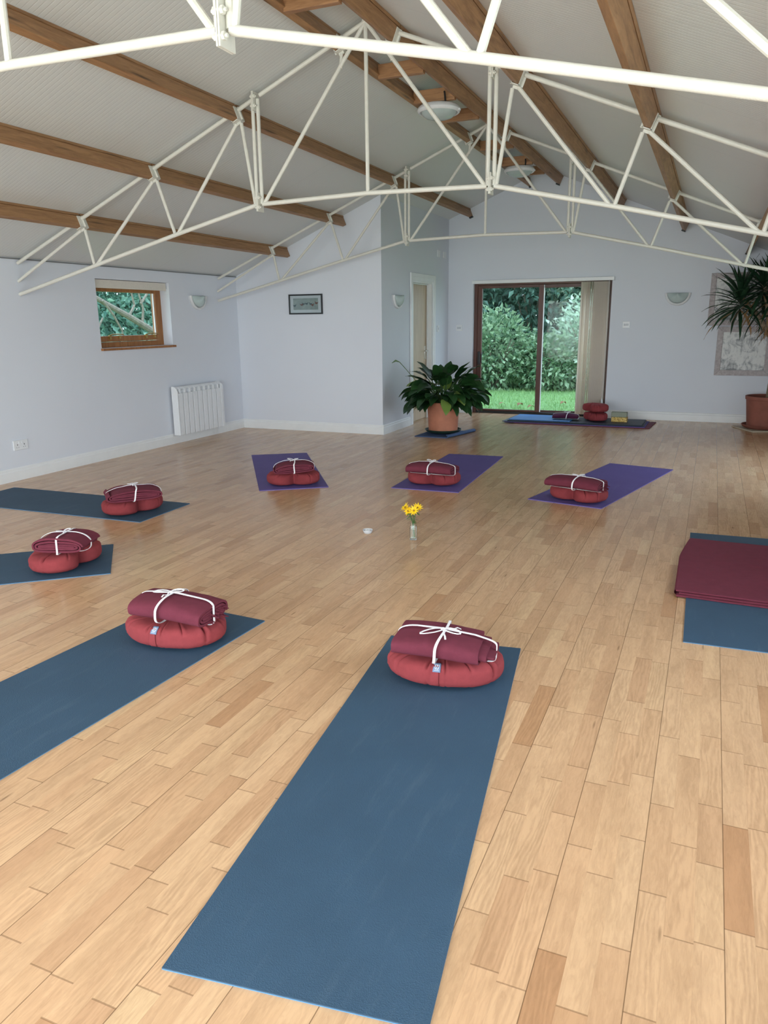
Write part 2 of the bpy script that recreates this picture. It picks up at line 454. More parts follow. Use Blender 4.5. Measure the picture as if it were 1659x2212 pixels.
o = struct(fr.build('window_3', M_frame, smooth=False)); MB().box(xR+.13, xR+.136, RY0+.03, RY1-.03, RZ0+.03, RZ1-.03).build('pane', M_glass, o, smooth=False)

fr = MB()
for y in (GY0, (GY0+GY1)/2-.04, GY1-.08): fr.box(xR+.1, xR+.17, y, y+.08, 0, GZ)
fr.box(xR+.1, xR+.17, GY0, GY1, 0, .08).box(xR+.1, xR+.17, GY0, GY1, GZ-.08, GZ)
o = struct(fr.build('added_window', M_hard, smooth=False)); MB().box(xR+.13, xR+.136, GY0+.03, GY1-.03, .03, GZ-.03).build('pane', M_glass, o, smooth=False)  # unseen glazing, added to brighten the return wall and far floor

# skirting boards: stepped top
def skirt(name, a, b, nrm):
    a = Vector((*a, 0)); b = Vector((*b, 0)); n = Vector((*nrm, 0)); d = (b-a).normalized()
    prof = [(0.002,0), (.018,0), (.018,.088), (.012,.096), (.012,.112), (.006,.122), (.002,.122)]
    mb = MB(); vs = []
    for P in (a, b):
        for x, z in prof: vs.append(P + n*x + Vector((0,0,z)))
    k = len(prof)
    fs = [tuple(range(k)), tuple(range(2*k-1, k-1, -1))] + [(i, i+k, (i+1)%k+k, (i+1)%k) for i in range(k)]
    mb.add(vs, fs)
    return struct(mb.build(name, M_gloss, smooth=False))
skirt('baseboard_left', (xL, yF), (xL, yA-.018), (1,0))
skirt('baseboard_alcove', (xL, yA), (xC+.018, yA), (0,-1))
skirt('baseboard_side', (xC, yA), (xC, DY0-.085), (1,0))
skirt('baseboard_back', (SX1+.03, yB), (xR, yB), (0,-1))
skirt('baseboard_corner', (xC, yB), (SX0-.03, yB), (0,-1))
# eave bead along the left wall / ceiling line
struct(MB().box(xL, xL+.012, yF, yA, ceil_x(xL)-.012, ceil_x(xL)-.004).build('trim_1', plain('dark eave joint', '6d6d6c', .8), smooth=False))

# ------------------------------------------------------------------ window_1 (left wall)
o = bpy.data.objects.new('window_1', None); C.objects.link(o); o.location = (xL, WY0, WZ0); struct(o, 'small pine framed window in the left wall')
wy, wz = WY1-WY0, WZ1-WZ0; X0 = -.20
f = MB(); t = .055
f.box(X0, X0+.07, 0, t, 0, wz).box(X0, X0+.07, wy-t, wy, 0, wz).box(X0, X0+.07, t, wy-t, 0, t).box(X0, X0+.07, t, wy-t, wz-t, wz)
f.build('window_frame', M_frame, o, smooth=False, bevel=.004)
s_ = MB(); q = t+.006; t2 = .06; X1 = X0+.022
s_.box(X1, X1+.062, q, q+t2, q, wz-q).box(X1, X1+.062, wy-q-t2, wy-q, q, wz-q).box(X1, X1+.062, q+t2, wy-q-t2, q, q+t2).box(X1, X1+.062, q+t2, wy-q-t2, wz-q-t2, wz-q)
sash = s_.build('sash', M_frame, o, smooth=False, bevel=.005)
MB().box(X1+.028, X1+.034, q+t2-.01, wy-q-t2+.01, q+t2-.01, wz-q-t2+.01).build('pane', M_glass, sash, smooth=False)
wb = MB(); g = q+t2
wb.box(X1+.036, X1+.05, wy-g-.016, wy-g-.002, g, wz-g)
wb.build('white_beading', M_gloss, sash, smooth=False)
# two brass stays on the bottom rail
for yy in (.22, .80):
    h = MB()
    h.tube([(X1+.075, yy+.02, q+t2+.004), (X1+.085, yy+.06, q+t2+.016), (X1+.088, yy+.14, q+t2+.018), (X1+.085, yy+.22, q+t2+.014), (X1+.072, yy+.25, q+t2+.006)], .006, 8)
    h.box(X1+.062, X1+.08, yy+.02, yy+.05, q+.025, q+t2+.006).box(X1+.062, X1+.075, yy+.17, yy+.20, q+.03, q+t2+.004)
    h.build('window_stay', M_brass, sash)
MB().box(X0+.06, .035, -.01, wy+.02, -.026, -.002).build('window_sill', M_frame, o, smooth=False, bevel=.004)
# cream roller blind above
rb = thing('roller_blind', 'cream rolled-up roller blind above the small pine window', 'window blind', (xL-.07, WY0+.015, WZ1-.045))
r = MB(); r.tube([(0,0,0),(0,wy-.03,0)], .03, 18).build('roll', M_blind, rb)
r = MB().box(.034, .04, .0, wy-.03, -.045, .04); r.build('pelmet_strip', M_blind, rb, smooth=False)
r = MB().tube([(.02, wy-.02, -.05), (.045, wy-.022, -.03)], .007, 8); r.build('pull_knob', M_white, rb)

# ------------------------------------------------------------------ door_1: sliding glass door in the back wall
o = bpy.data.objects.new('door_1', None); C.objects.link(o); o.location = (SX0, yB, 0); struct(o, 'hardwood sliding glass door onto the garden')
W_ = SX1-SX0; H_ = SZ
YO = .06
f = MB(); f.box(0, .05, YO, YO+.14, 0, H_).box(W_-.05, W_, YO, YO+.14, 0, H_); f.build('door_jamb', M_hard, o, smooth=False, bevel=.004)
f = MB(); f.box(.05, W_-.05, YO, YO+.14, H_-.05, H_); f.build('head_rail', M_hard_x, o, smooth=False, bevel=.004)
f = MB(); f.box(.05, W_-.05, YO, YO+.14, 0, .035); f.build('threshold', M_dark, o, smooth=False, bevel=.003)
def panel(name, a, b, y, rt):
    st = .068
    s1 = MB(); s1.box(a, a+st, y, y+.045, .036, H_-.052).box(b-st, b, y, y+.045, .036, H_-.052)
    pn = s1.build(name, M_hard, o, smooth=False, bevel=.004)
    MB().box(a+st, b-st, y, y+.045, .036, .062).box(a+st, b-st, y, y+.045, H_-.052-rt, H_-.052).build('sash_rail', M_hard_x, pn, smooth=False, bevel=.003)
    MB().box(a+st-.01, b-st+.01, y+.02, y+.026, .05, H_-.06).build('pane', M_glass, pn, smooth=False)
    return pn
sl = panel('sliding_panel', .05, 1.045, YO+.012, .04)
panel('fixed_panel', .975, W_-.05, YO+.075, .05)
MB().box(1.046, 1.054, YO+.02, YO+.07, .04, H_-.06).build('white_seal', M_gloss, o, smooth=False)
h = MB(); h.box(.07, .105, YO-.016, YO+.012, .74, .94).build('handle_plate', M_dark, sl, smooth=False, bevel=.004)
h = MB(); h.tube([(.135, YO+.010, .76), (.135, YO-.028, .78), (.135, YO-.03, .90), (.135, YO+.010, .92)], .008, 8).build('pull_handle', M_dark, sl)
struct(MB().box(SX0-.012, SX1+.03, yB-.05, yB-.002, SZ-.028, SZ+.02).build('trim_2', M_gloss, smooth=False, bevel=.003), 'white blind head rail over the sliding door')
# vertical blind gathered on the right
vb = thing('vertical_blind', 'cream vertical louvre blind gathered at the right of the glass door', 'window blind', (SX1, yB-.02, 0))
random.seed(3)
xs = [-.395, -.372, -.335, -.318, -.298, -.268, -.243, -.226] + [-.205+.0125*i for i in range(13)]
for i, x in enumerate(xs):
    a = random.uniform(-.06, .10) + (.75 if i in (0,1) else .25 if i < 8 else .75)
    m = MB(); hw = .04
    def fn(u, v, a=a, x=x):
        c_ = .004*math.sin(PI*u)
        yy = (u-.5)*2*hw
        return (x + math.sin(a)*yy + c_*math.cos(a), math.cos(a)*yy*.55 - .002, .045 + v*1.875)
    m.grid(fn, 4, 2)
    l = m.build('louvre', M_blind, vb); l.data.materials[0] = M_louvre; sd = l.modifiers.new('solid', 'SOLIDIFY'); sd.thickness = .0012
MB().tube([(-.035, -.035, 1.94), (-.037, -.036, 1.2), (-.04, -.036, .3)], .002, 6).build('pull_cord', M_tie, vb)
MB().lathe([(0,0),(.012,.004),(.016,.03),(.012,.07),(.004,.095),(0,.1)], 14, (-.04,-.036,.2)).build('cord_weight', M_white, vb)

# ------------------------------------------------------------------ door_2: inner door in the return wall
o = bpy.data.objects.new('door_2', None); C.objects.link(o); o.location = (xC, DY0, 0); struct(o, 'pale timber inner door in a white frame')
dw = DY1-DY0
f = MB(); f.box(-.14, -.0, 0, .03, 0, DZ).box(-.14, -.0, dw-.03, dw, 0, DZ).box(-.14, -.0, .03, dw-.03, DZ-.03, DZ)
f.box(-.075, -.06, .03, .045, 0, DZ-.03).box(-.075, -.06, dw-.045, dw-.03, 0, DZ-.03).box(-.075, -.06, .03, dw-.03, DZ-.045, DZ-.03)
f.build('door_lining', M_gloss, o, smooth=False, bevel=.002)
a = MB()
for (y0, y1, z0, z1) in ((-.085, .008, 0, DZ+.09), (dw-.008, dw+.085, 0, DZ+.09), (.008, dw-.008, DZ-.006, DZ+.09)):
    a.box(.002, .016, y0, y1, z0, z1)
a.box(.016, .022, -.085, -.03, 0, DZ+.09).box(.016, .022, dw+.03, dw+.085, 0, DZ+.09).box(.016, .022, -.03, dw+.03, DZ+.04, DZ+.09)
a.build('architrave', M_gloss, o, smooth=False, bevel=.003)
lf = MB().box(-.115, -.078, .032, dw-.032, .008, DZ-.033).build('door_leaf', M_doorw, o, smooth=False, bevel=.002)
h = MB(); h.box(-.078, -.072, dw-.125, dw-.085, .86, 1.05)
h.tube([(-.075, dw-.105, .985), (-.03, dw-.105, .985)], .009, 10).tube([(-.032, dw-.10, .985), (-.03, dw-.16, .985), (-.033, dw-.215, .982)], .009, 10)
h.build('door_handle', M_chrome, lf, bevel=.001)

# ------------------------------------------------------------------ roof trusses
BC = [(3.513,1.686),(2.584,1.905),(1.706,2.113),(.905,2.290)]
TU = [2.735, 1.934, 1.108, .238]          # purlin centre lines, measured from the ridge
PD = .118                                 # purlin depth under the ceiling
cs = math.cos(math.atan(.4125)); sn = math.sin(math.atan(.4125))
def on_slope(sgn, u, d):
    """point under the ceiling at distance u from the ridge, d perpendicular below the lining"""
    return Vector((xM + sgn*(u - sn*d), 0, ceil_u(u) - cs*d))
def slope_M(sgn, u, y):
    """local frame: x = down the slope, y = along the room, z = away from the roof lining (downward)"""
    ex = Vector((sgn*cs, 0, -sn)); ey = Vector((0,1,0)); ez = Vector((-sgn*sn, 0, -cs))
    P = on_slope(sgn, u, 0); P.y = y
    M = Matrix.Identity(4)
    for i in range(3):
        M[i][0] = ex[i]; M[i][1] = ey[i]; M[i][2] = ez[i]; M[i][3] = P[i]
    return M
def make_truss(label, y):
    t = thing('roof_truss', label, 'roof truss', (xM, y, 0), 0, 'steel roof trusses')
    def P(sgn, u, z): return Vector((sgn*u, 0, z))
    def S(sgn, u, d):
        p = on_slope(sgn, u, d); return Vector((p.x-xM, 0, p.z))
    rc = .0165; rw = .0135
    for sgn in (-1, 1):
        MB().tube([P(sgn,*BC[0]), P(sgn,*BC[1]), P(sgn,*BC[2]), P(sgn,.93,2.287)], rc, 12).build('bottom_chord', M_steel, t)
        cuts = [3.513] + TU[:3] + [.93]
        for i in range(4):
            a = cuts[i] - (.03 if i else 0); b = cuts[i+1] + (.03 if i < 3 else 0)
            MB().tube([S(sgn,a,.05), S(sgn,b,.05)], rc*.95, 12).build('top_chord', M_steel, t)
        MB().tube([S(sgn,.885,.05), S(sgn,TU[3]+.03,.05)], rc*.95, 12).build('top_chord', M_steel, t)
        MB().tube([S(sgn,TU[3]-.03,.05), S(sgn,.0,.05)], rc*.95, 12).build('top_chord', M_steel, t)
        Tb = [S(sgn,u,PD+.02) for u in TU]
        off = lambda p, d: p + Vector((sgn*d,0,0))
        segs = [(P(sgn,3.513,1.80), off(Tb[0],.022)), (off(Tb[0],-.02), P(sgn,2.595,1.905)), (P(sgn,2.57,1.91), off(Tb[1],.022)), (off(Tb[1],-.02), P(sgn,1.72,2.115)),
                (P(sgn,1.69,2.12), off(Tb[2],.022)), (off(Tb[2],-.02), P(sgn,.945,2.29))]
        for a, b in segs: MB().tube([a, b], rw, 10).build('strut', M_steel, t)
        MB().tube([P(sgn,.865,2.295), P(sgn,.012,3.385)], rw*1.05, 10).build('strut', M_steel, t)
        k = (Tb[3].x*sgn-.03)/.85
        MB().tube([Tb[3], P(sgn, .195, 3.385-.195*1.29)], rw*.9, 8).build('strut', M_steel, t)
        # bolted joint: two posts side by side with plates between
        for du in (-.022, .022):
            MB().tube([P(sgn,.907+du,2.29), P(sgn,.907+du, ceil_u(.907)-.06)], rw*1.05, 10).build('post', M_steel, t)
        for (z0, z1) in ((2.235, 2.37), (ceil_u(.907)-.14, ceil_u(.907)-.012)):
            for du in (-.0045, .0045):
                pl = MB().box(sgn*.907+du-.0035, sgn*.907+du+.0035, -.042, .042, z0, z1).build('joint_plate', M_steel, t, smooth=False, bevel=.0015)
            for yy, zz in ((-.028, z0+.03), (-.028, z1-.035)):
                b = MB(); b.prism([(yy+.013*math.cos(PI/3*k), zz+.013*math.sin(PI/3*k)) for k in range(6)], 'x', sgn*.907-.019, sgn*.907+.019)
                b.tube([(sgn*.907-.026, yy, zz), (sgn*.907+.028, yy, zz)], .006, 8)
                b.build('bolt', M_steel, t, smooth=False)
        # purlin hangers
        for u in TU:
            M = slope_M(sgn, u, 0); M = Matrix.Translation((-xM,0,0)) @ M
            h = MB(); w_ = .0275
            for q_ in (-1, 1):
                h.box(q_*w_-.003, q_*w_+.003, -.045, .045, .028, PD+.008, M=M)
                h.box(q_*(w_+.003), q_*(w_+.018), -.003, .003, .03, PD+.006, M=M)
            h.box(-w_-.003, w_+.003, -.045, .045, PD+.003, PD+.009, M=M)
            h.box(-.02, .02, -.003, .003, PD+.009, PD+.026, M=M)
            h.build('purlin_hanger', M_steel, t, smooth=False)
    MB().tube([P(-1,.88,2.29), P(1,0,2.308), P(1,.88,2.29)], rc, 12).build('bottom_chord', M_steel, t)
    MB().tube([P(1,0,2.31), P(1,0,3.385)], rw*1.05, 10).build('post', M_steel, t)
    return t
YT = [2.21, 5.292, 8.385]
for y, lb in zip(YT, ('white tubular steel truss nearest the camera, crossing the top of the view',
                      'white tubular steel truss in the middle of the hall, seen whole',
                      'white tubular steel truss farthest off, just before the sliding door wall')):
    make_truss(lb, y)

# purlins, one length of timber per bay
side = {-1: 'left', 1: 'right'}
rank = ['lowest', 'second lowest', 'third lowest', 'topmost']
bays = ['nearest truss to middle truss', 'middle truss to far truss', 'far truss to end wall']
for sgn in (-1, 1):
    for i, u in enumerate(TU):
        x = xM + sgn*u
        yend = (yA if x < xC else yB) - .006
        for b, (y0, y1) in enumerate(((YT[0]+.008, YT[1]-.008), (YT[1]+.008, YT[2]-.008), (YT[2]+.008, yend))):
            ml = (y1-y0)
            M = slope_M(sgn, u, 0); loc = on_slope(sgn, u, 0); loc.y = y0
            M0 = Matrix.Translation(-loc) @ slope_M(sgn, u, y0)
            pt = thing('roof_purlin', '%s timber purlin on %s roof slope, %s' % (rank[i], side[sgn], bays[b]), 'roof beam', loc, 0, 'timber roof purlins')
            MB().box(-.0235, .0235, 0, ml, .022, PD, M=M0).build('timber', M_pine, pt, smooth=False, bevel=.003)
            MB().box(-.0275, .0255, 0, ml, .0015, .0205, M=M0).build('packing_strip', M_pine, pt, smooth=False)
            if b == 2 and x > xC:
                MB().box(-.026, .026, ml-.05, ml+.002, PD+.0005, PD+.016, M=M0).build('end_shadow_gap', M_dark, pt, smooth=False)  # dark box drawn in place of the shadow gap where the purlin meets the wall
# short cross timbers between the two topmost purlins
ux = TU[3]
for y, lb in ((4.52, 'short timber noggin by the ridge nearest the camera'), (5.95, 'short timber noggin by the ridge just past the middle truss'), (6.72, 'short timber noggin carrying the nearer round ceiling light'), (7.42, 'short timber noggin just beyond the nearer round ceiling light'),
              (8.78, 'short timber noggin by the ridge just past the far truss'), (9.75, 'short timber noggin carrying the farther round ceiling light'), (10.45, 'short timber noggin just beyond the farther round ceiling light')):
    zc_ = ceil_u(ux) - .075
    tag(MB().box(-ux+.052, ux-.052, -.024, .024, -.05, .05).build('ceiling_noggin', M_pine_x, None, smooth=False, bevel=.003, loc=(xM, y, zc_)), lb, 'roof beam', 'ridge noggins')
# round bulkhead ceiling lights
def ceiling_light(y, lb):
    z = ceil_u(ux) - .178
    t = thing('ceiling_light', lb, 'ceiling light', (xM, y, z), 0, 'round ceiling lights')
    MB().lathe([(0,.046),(.165,.046),(.183,.03),(.188,.012),(.182,-.004),(.172,-.012),(.160,-.008),(.158,.004)], 48).build('rim', M_white, t)
    MB().lathe([(.158,.0),(.145,-.022),(.115,-.044),(.07,-.058),(0,-.064)], 48).build('glass_bowl', M_frost, t)
    MB().box(.168, .196, -.016, .016, -.004, .012).build('clip', M_white, t, smooth=False, bevel=.003)
    MB().tube([(.10,-.12,.046),(.12,-.2,.09),(.12,-.21,.1)], .008, 8).build('conduit', M_dark, t)
    return t
ceiling_light(6.83, 'round white ceiling light with glass bowl, nearer of two')
ceiling_light(9.86, 'round white ceiling light with glass bowl, farther of two')

# ------------------------------------------------------------------ wall fittings
def sconce(label, loc, rz):
    """half-moon uplighter; local +Y is out of the wall"""
    t = thing('wall_light', label, 'wall light', loc, rz, 'half moon wall lights')
    m = MB()
    pts = []
    for k in range(29):
        a = PI*k/28
        pts.append((-math.cos(a)*.150, .022, -math.sin(a)*.152))
    m.tube(pts, .017, 8)
    m.build('rim', M_cer, t)
    m = MB()
    def bowl(u, v):
        a = PI*u; b = v*PI/2
        R_ = .135
        return (-math.cos(a)*R_*math.cos(b), .02 + .085*math.sin(b)*(.35+.65*math.sin(a)), -math.sin(a)*R_*math.cos(b)*1.0)
    m.grid(bowl, 28, 8)
    g = m.build('glass_shade', M_frost, t); sd = g.modifiers.new('solid', 'SOLIDIFY'); sd.thickness = .004
    m = MB(); m.prism([(-.165,0),(.165,0)] + [(.165*math.cos(-PI*k/20), .165*math.sin(-PI*k/20)) for k in range(1,20)], 'y', .001, .008)
    m.build('backplate', M_cer, t, smooth=False)
    MB().sphere((.118,.03,-.09), .006, 8, 6).build('screw', M_brass, t)
    return t
sconce('half moon wall light beside the small pine window', (xL, 7.94, 1.735), -PI/2)
sconce('half moon wall light left of the inner door', (xC, 9.30, 1.73), -PI/2)
sconce('half moon wall light between the glass door and the pictures', (-.488, yB, 1.742), PI)

def plate(name, label, cat, loc, rz, w, h, kind):
    t = thing(name, label, cat, loc, rz)
    MB().box(-w/2, w/2, .0005, .010, -h/2, h/2).build('faceplate', M_white, t, smooth=False, bevel=.003)
    if kind == 'socket':
        for sx in (-.038, .038):
            m = MB(); m.box(sx-.003, sx+.003, .0101, .0112, -.002, .010); m.box(sx-.014, sx-.008, .0101, .0112, -.022, -.018); m.box(sx+.008, sx+.014, .0101, .0112, -.022, -.018)
            m.build('pin_hole', M_dark, t, smooth=False)
        for sx in (-.018, .018): MB().box(sx-.006, sx+.006, .010, .014, .012, .03).build('rocker', M_white, t, smooth=False, bevel=.001)
    elif kind == 'switch':
        MB().box(-.012, .012, .010, .015, -.018, .018).build('rocker', plain('switch rocker', 'c9ccd4', .4), t, smooth=False, bevel=.002)
    elif kind == 'multi':
        for sx in (-.022, 0, .022): MB().box(sx-.007, sx+.007, .010, .015, -.014, .014).build('rocker', plain('grey rocker', 'b4b8c2', .4), t, smooth=False, bevel=.002)
    return t
plate('wall_socket', 'white double power socket low on the left wall', 'power socket', (xL, 5.078, .325), -PI/2, .162, .092, 'socket')
plate('light_switch', 'white light switch right of the inner door', 'light switch', (xC, 10.915, 1.292), -PI/2, .086, .092, 'switch')
plate('switch_plate', 'white switch plate left of the glass door', 'light switch', (-3.60, yB, 1.295), PI, .098, .092, 'multi')
plate('switch_plate', 'white switch plate right of the glass door', 'light switch', (-1.14, yB, 1.325), PI, .098, .088, 'multi')
plate('wall_plate', 'small white wall plate high by the corner, left of two', 'wall plate', (xC, 10.92, 2.352), -PI/2, .115, .095, '')
plate('wall_plate', 'small white wall plate high in the corner, right of two', 'wall plate', (xC, 11.19, 2.352), -PI/2, .115, .088, '')

# ------------------------------------------------------------------ radiator
t = thing('radiator', 'white nine-fin electric radiator under the half moon light', 'radiator', (xL, 7.72, .105))
RW = .86; n = 9; fw = RW/n; D0, D1, RH = .03, .115, .575
for k in range(n):
    y0 = -RW/2 + k*fw
    m = MB()
    m.box(D0+.02, D1, y0+.007, y0+fw-.007, 0, RH-.075)
    m.prism([(D0+.02, RH-.075), (D1, RH-.075), (D1, RH-.03), (D1-.03, RH-.006), (D0+.02, RH)], 'y', y0+fw*.5-.012, y0+fw*.5+.012)
    m.prism([(D0+.02, RH-.075), (D1-.035, RH-.075), (D1-.05, RH-.012), (D0+.02, RH-.008)], 'y', y0+.002, y0+fw-.002)
    m.prism([(D0+.02, RH-.03), (D1-.006, RH-.03), (D1-.035, RH-.004), (D0+.02, RH)], 'y', y0+.002, y0+fw-.002)
    m.build('fin', M_white, t, smooth=False, bevel=.003)
for y0, y1 in ((-RW/2-.016, -RW/2+.0), (RW/2, RW/2+.05)):
    m = MB(); m.prism([(D0, 0), (D1+.004, 0), (D1+.004, RH-.06), (D1-.014, RH-.018), (D1-.05, RH+.004), (D0, RH+.004)], 'y', y0, y1)
    m.build('end_panel', M_white, t, smooth=False, bevel=.004)
MB().box(D0+.02, D1-.01, RW/2+.05, RW/2+.058, .14, .36).build('control_panel', plain('grey control', 'b6bac4', .4), t, smooth=False, bevel=.002)
for yy in (-.3, .3): MB().box(.0005, .05, yy-.02, yy+.02, .08, .48).build('wall_bracket', M_white, t, smooth=False)
MB().tube([(.07,.3,.0),(.072,.31,-.05),(.065,.34,-.085),(.06,.39,-.08),(.05,.43,-.03),(.045,.44,.01)], .004, 6).build('power_cord', M_white, t)

# ------------------------------------------------------------------ pictures
t = thing('framed_picture', 'small black framed print of birds on the alcove wall', 'picture', (-4.838, yA, 1.63))
pw, ph = .486, .248
m = MB(); b_ = .017
m.box(-pw/2, pw/2, -.022, -.001, ph/2-b_, ph/2).box(-pw/2, pw/2, -.022, -.001, -ph/2, -ph/2+b_).box(-pw/2, -pw/2+b_, -.022, -.001, -ph/2+b_, ph/2-b_).box(pw/2-b_, pw/2, -.022, -.001, -ph/2+b_, ph/2-b_)
m.build('picture_frame', M_black, t, smooth=False, bevel=.002)
MB().box(-pw/2+b_, pw/2-b_, -.009, -.002, -ph/2+b_, ph/2-b_).build('mount', M_mount, t, smooth=False)
pr = MB().box(-.18, .18, -.0105, -.0095, -.068, .074).build('print', M_print, t, smooth=False)
random.seed(11)
for bx, bz, mt, fl in ((-.158,-.018,M_bird2,1), (-.055,-.006,M_bird1,1), (-.032,.002,M_bird2,-1), (.018,.006,M_bird2,1), (.07,.004,M_bird2,-1), (.10,-.01,M_bird1,1), (.155,.012,M_bird1,-1)):
    m = MB()
    def D(cx, cz, rx, rz):
        return [(cx + rx*math.cos(2*PI*k/14), cz + rz*math.sin(2*PI*k/14)) for k in range(14)]
    m.prism(D(bx, bz, .017, .010), 'y', -.0112, -.0104); m.prism(D(bx+fl*.016, bz+.014, .006, .006), 'y', -.0112, -.0104)
    m.prism([(bx-fl*.012,bz), (bx-fl*.03,bz+.018), (bx-fl*.022,bz-.004)], 'y', -.0112, -.0104)
    m.prism([(bx-.002,bz-.008), (bx+.001,bz-.008), (bx+.001,bz-.024), (bx-.002,bz-.024)], 'y', -.0112, -.0104)
    m.build('painted_bird', mt, pr, smooth=False)
MB().box(-pw/2+b_, pw/2-b_, -.0155, -.0145, -ph/2+b_, ph/2-b_).build('pane', M_glass, t, smooth=False)

def big_pic(label, x0, x1, z0, z1, fw_):
    t = thing('framed_drawing', label, 'picture', ((x0+x1)/2, yB, (z0+z1)/2))
    w = (x1-x0)/2; h = (z1-z0)/2
    m = MB()
    m.prism([(-w,-h),(w,-h),(w-fw_,-h+fw_),(-w+fw_,-h+fw_)], 'y', -.028, -.001); m.prism([(-w,h),(w,h),(w-fw_,h-fw_),(-w+fw_,h-fw_)], 'y', -.028, -.001)
    m.prism([(-w,-h),(-w,h),(-w+fw_,h-fw_),(-w+fw_,-h+fw_)], 'y', -.028, -.001); m.prism([(w,-h),(w,h),(w-fw_,h-fw_),(w-fw_,-h+fw_)], 'y', -.028, -.001)
    m.build('picture_frame', M_ww, t, smooth=False, bevel=.004)
    MB().box(-w+fw_, w-fw_, -.012, -.003, -h+fw_, h-fw_).build('drawing', M_sketch, t, smooth=False)
    return t
big_pic('whitewashed frame with charcoal drawing, upper one behind the yucca', -.085, .60, 1.305, 1.985, .068)
big_pic('whitewashed frame with charcoal drawing, lower one behind the yucca', .056, .735, .645, 1.292, .072)

# ------------------------------------------------------------------ yoga mats
def floor_mat(label, q, m1, m2, group=None, z0=0., th=.006):
    """q: four floor corners; a top sheet and a paler underside"""
    cx = sum(p[0] for p in q)/4; cy = sum(p[1] for p in q)/4
    t = thing('yoga_mat', label, 'yoga mat', (cx, cy, z0), 0, group)
    loc = [(p[0]-cx, p[1]-cy) for p in q]
    MB().prism(loc, 'z', .0028, th).build('top_layer', m1, t, smooth=False)
    MB().prism(loc, 'z', .0004, .0027).build('underside', m2, t, smooth=False)
    return t
G = 'mats laid out in a circle'
MATS = {
 1: [(-1.249,2.979),(-.662,3.062),(-.413,1.165),(-1.022,1.078)],
 2: [(-2.49,2.952),(-1.891,2.915),(-2.01,1.02),(-2.61,1.058)],
 3: [(-3.525,3.671),(-3.117,3.199),(-4.54,1.985),(-4.965,2.455)],
 4: [(-5.635,4.742),(-3.765,4.799),(-3.749,4.188),(-5.62,4.13)],
 5: [(-4.536,6.903),(-4.033,7.239),(-2.996,5.749),(-3.491,5.403)],
 6: [(-2.53,7.706),(-1.94,7.745),(-1.863,5.937),(-2.467,5.914)],
 7: [(-.84,7.729),(-.238,7.598),(-.671,5.789),(-1.266,5.911)],
 8: [(-.024,5.315),(.583,5.34),(.605,3.43),(-.003,3.407)]}
LM = {1: 'long blue mat running toward the camera in the foreground', 2: 'blue mat cut off by the left edge, under the rolled blanket with a bow',
      3: 'blue mat at the left edge with only its pointed end in view', 4: 'blue mat by the left wall, crosswise, beneath the radiator side',
      5: 'purple mat at the left, angled below the alcove wall', 6: 'purple mat in front of the leafy potted plant', 7: 'purple mat on the right, below the folded mat pile',
      8: 'blue mat at the right edge under a flat spread blanket'}
for k, q in MATS.items():
    floor_mat(LM[k], q, *( (M_purple, M_purple2) if k in (5,6,7) else (M_blue, M_blue2)), group=G)

# ------------------------------------------------------------------ crescent cushions
def bean_r(a):
    """outline radius; -Y is the convex back, +Y the hollow front"""
    ca, sa = math.cos(a), math.sin(a)
    r = 1/((abs(ca)/.236)**2.3 + (abs(sa)/.165)**2.3)**(1/2.3)
    d = (a - PI/2 + PI) % (2*PI) - PI
    return r - .085*math.exp(-(d/.42)**2)
pleats = []
random.seed(5)
for k in range(12):
    pleats.append((-PI - .35 + (2*PI+.7-1.2)*k/11 + random.uniform(-.13,.13), random.uniform(.35,1.), random.uniform(.15,.5)))
def cushion_mesh():
    NU, NV = 260, 26; H = .118
    m = MB()
    def fn(u, v):
        a = 2*PI*u
        R_ = bean_r(a)
        s = v*2-1                                   # -1 bottom centre ... 1 top centre
        ang = s*PI/2
        if abs(s) < .62:
            k = abs(s)/.62; rad = (1 - k**3.*.18); z = math.copysign((1-(1-k)**1.25)*.80, s)
        else:
            k = (abs(s)-.62)/.38; rad = .82*(1-k); z = math.copysign(.80 + .20*math.sin(k*PI/2), s)
        if s < 0: z = max(z, -.97); 
        pl = 0.
        for (pa, st, ext) in pleats:
            d = (a - pa + PI) % (2*PI) - PI
            if abs(d) < .2:
                w = math.exp(-(d/.020)**2) - .30*math.exp(-((abs(d)-.075)/.045)**2)
                # deepest near the stitched rim, fading down the side
                fade = math.exp(-((abs(s)-.52)/(ext if s < .52 else .22))**2) if s > -.2 else .6*math.exp(-((abs(s)-.6)/.2)**2)
                pl += st*w*fade
        puff = 1 + .012*math.sin(9*a+2) * (1-abs(s))
        r = R_*rad*puff*(1 - .11*min(pl,1.2))
        z_ = H/2*(1+z) - .014*min(pl,1)*max(0,s)
        dent = .010*math.exp(-((a-PI/2+PI) % (2*PI) - PI)**2/.12) * max(0, 1-abs(s))
        z_ += .006*noise.noise(Vector((math.cos(a)*3*rad, math.sin(a)*3*rad, s*1.5)))*(1 if s > -.3 else .2)
        return (r*math.cos(a), r*math.sin(a), max(.0005, z_))
    m.grid(fn, NU, NV, wrapu=True)
    return m
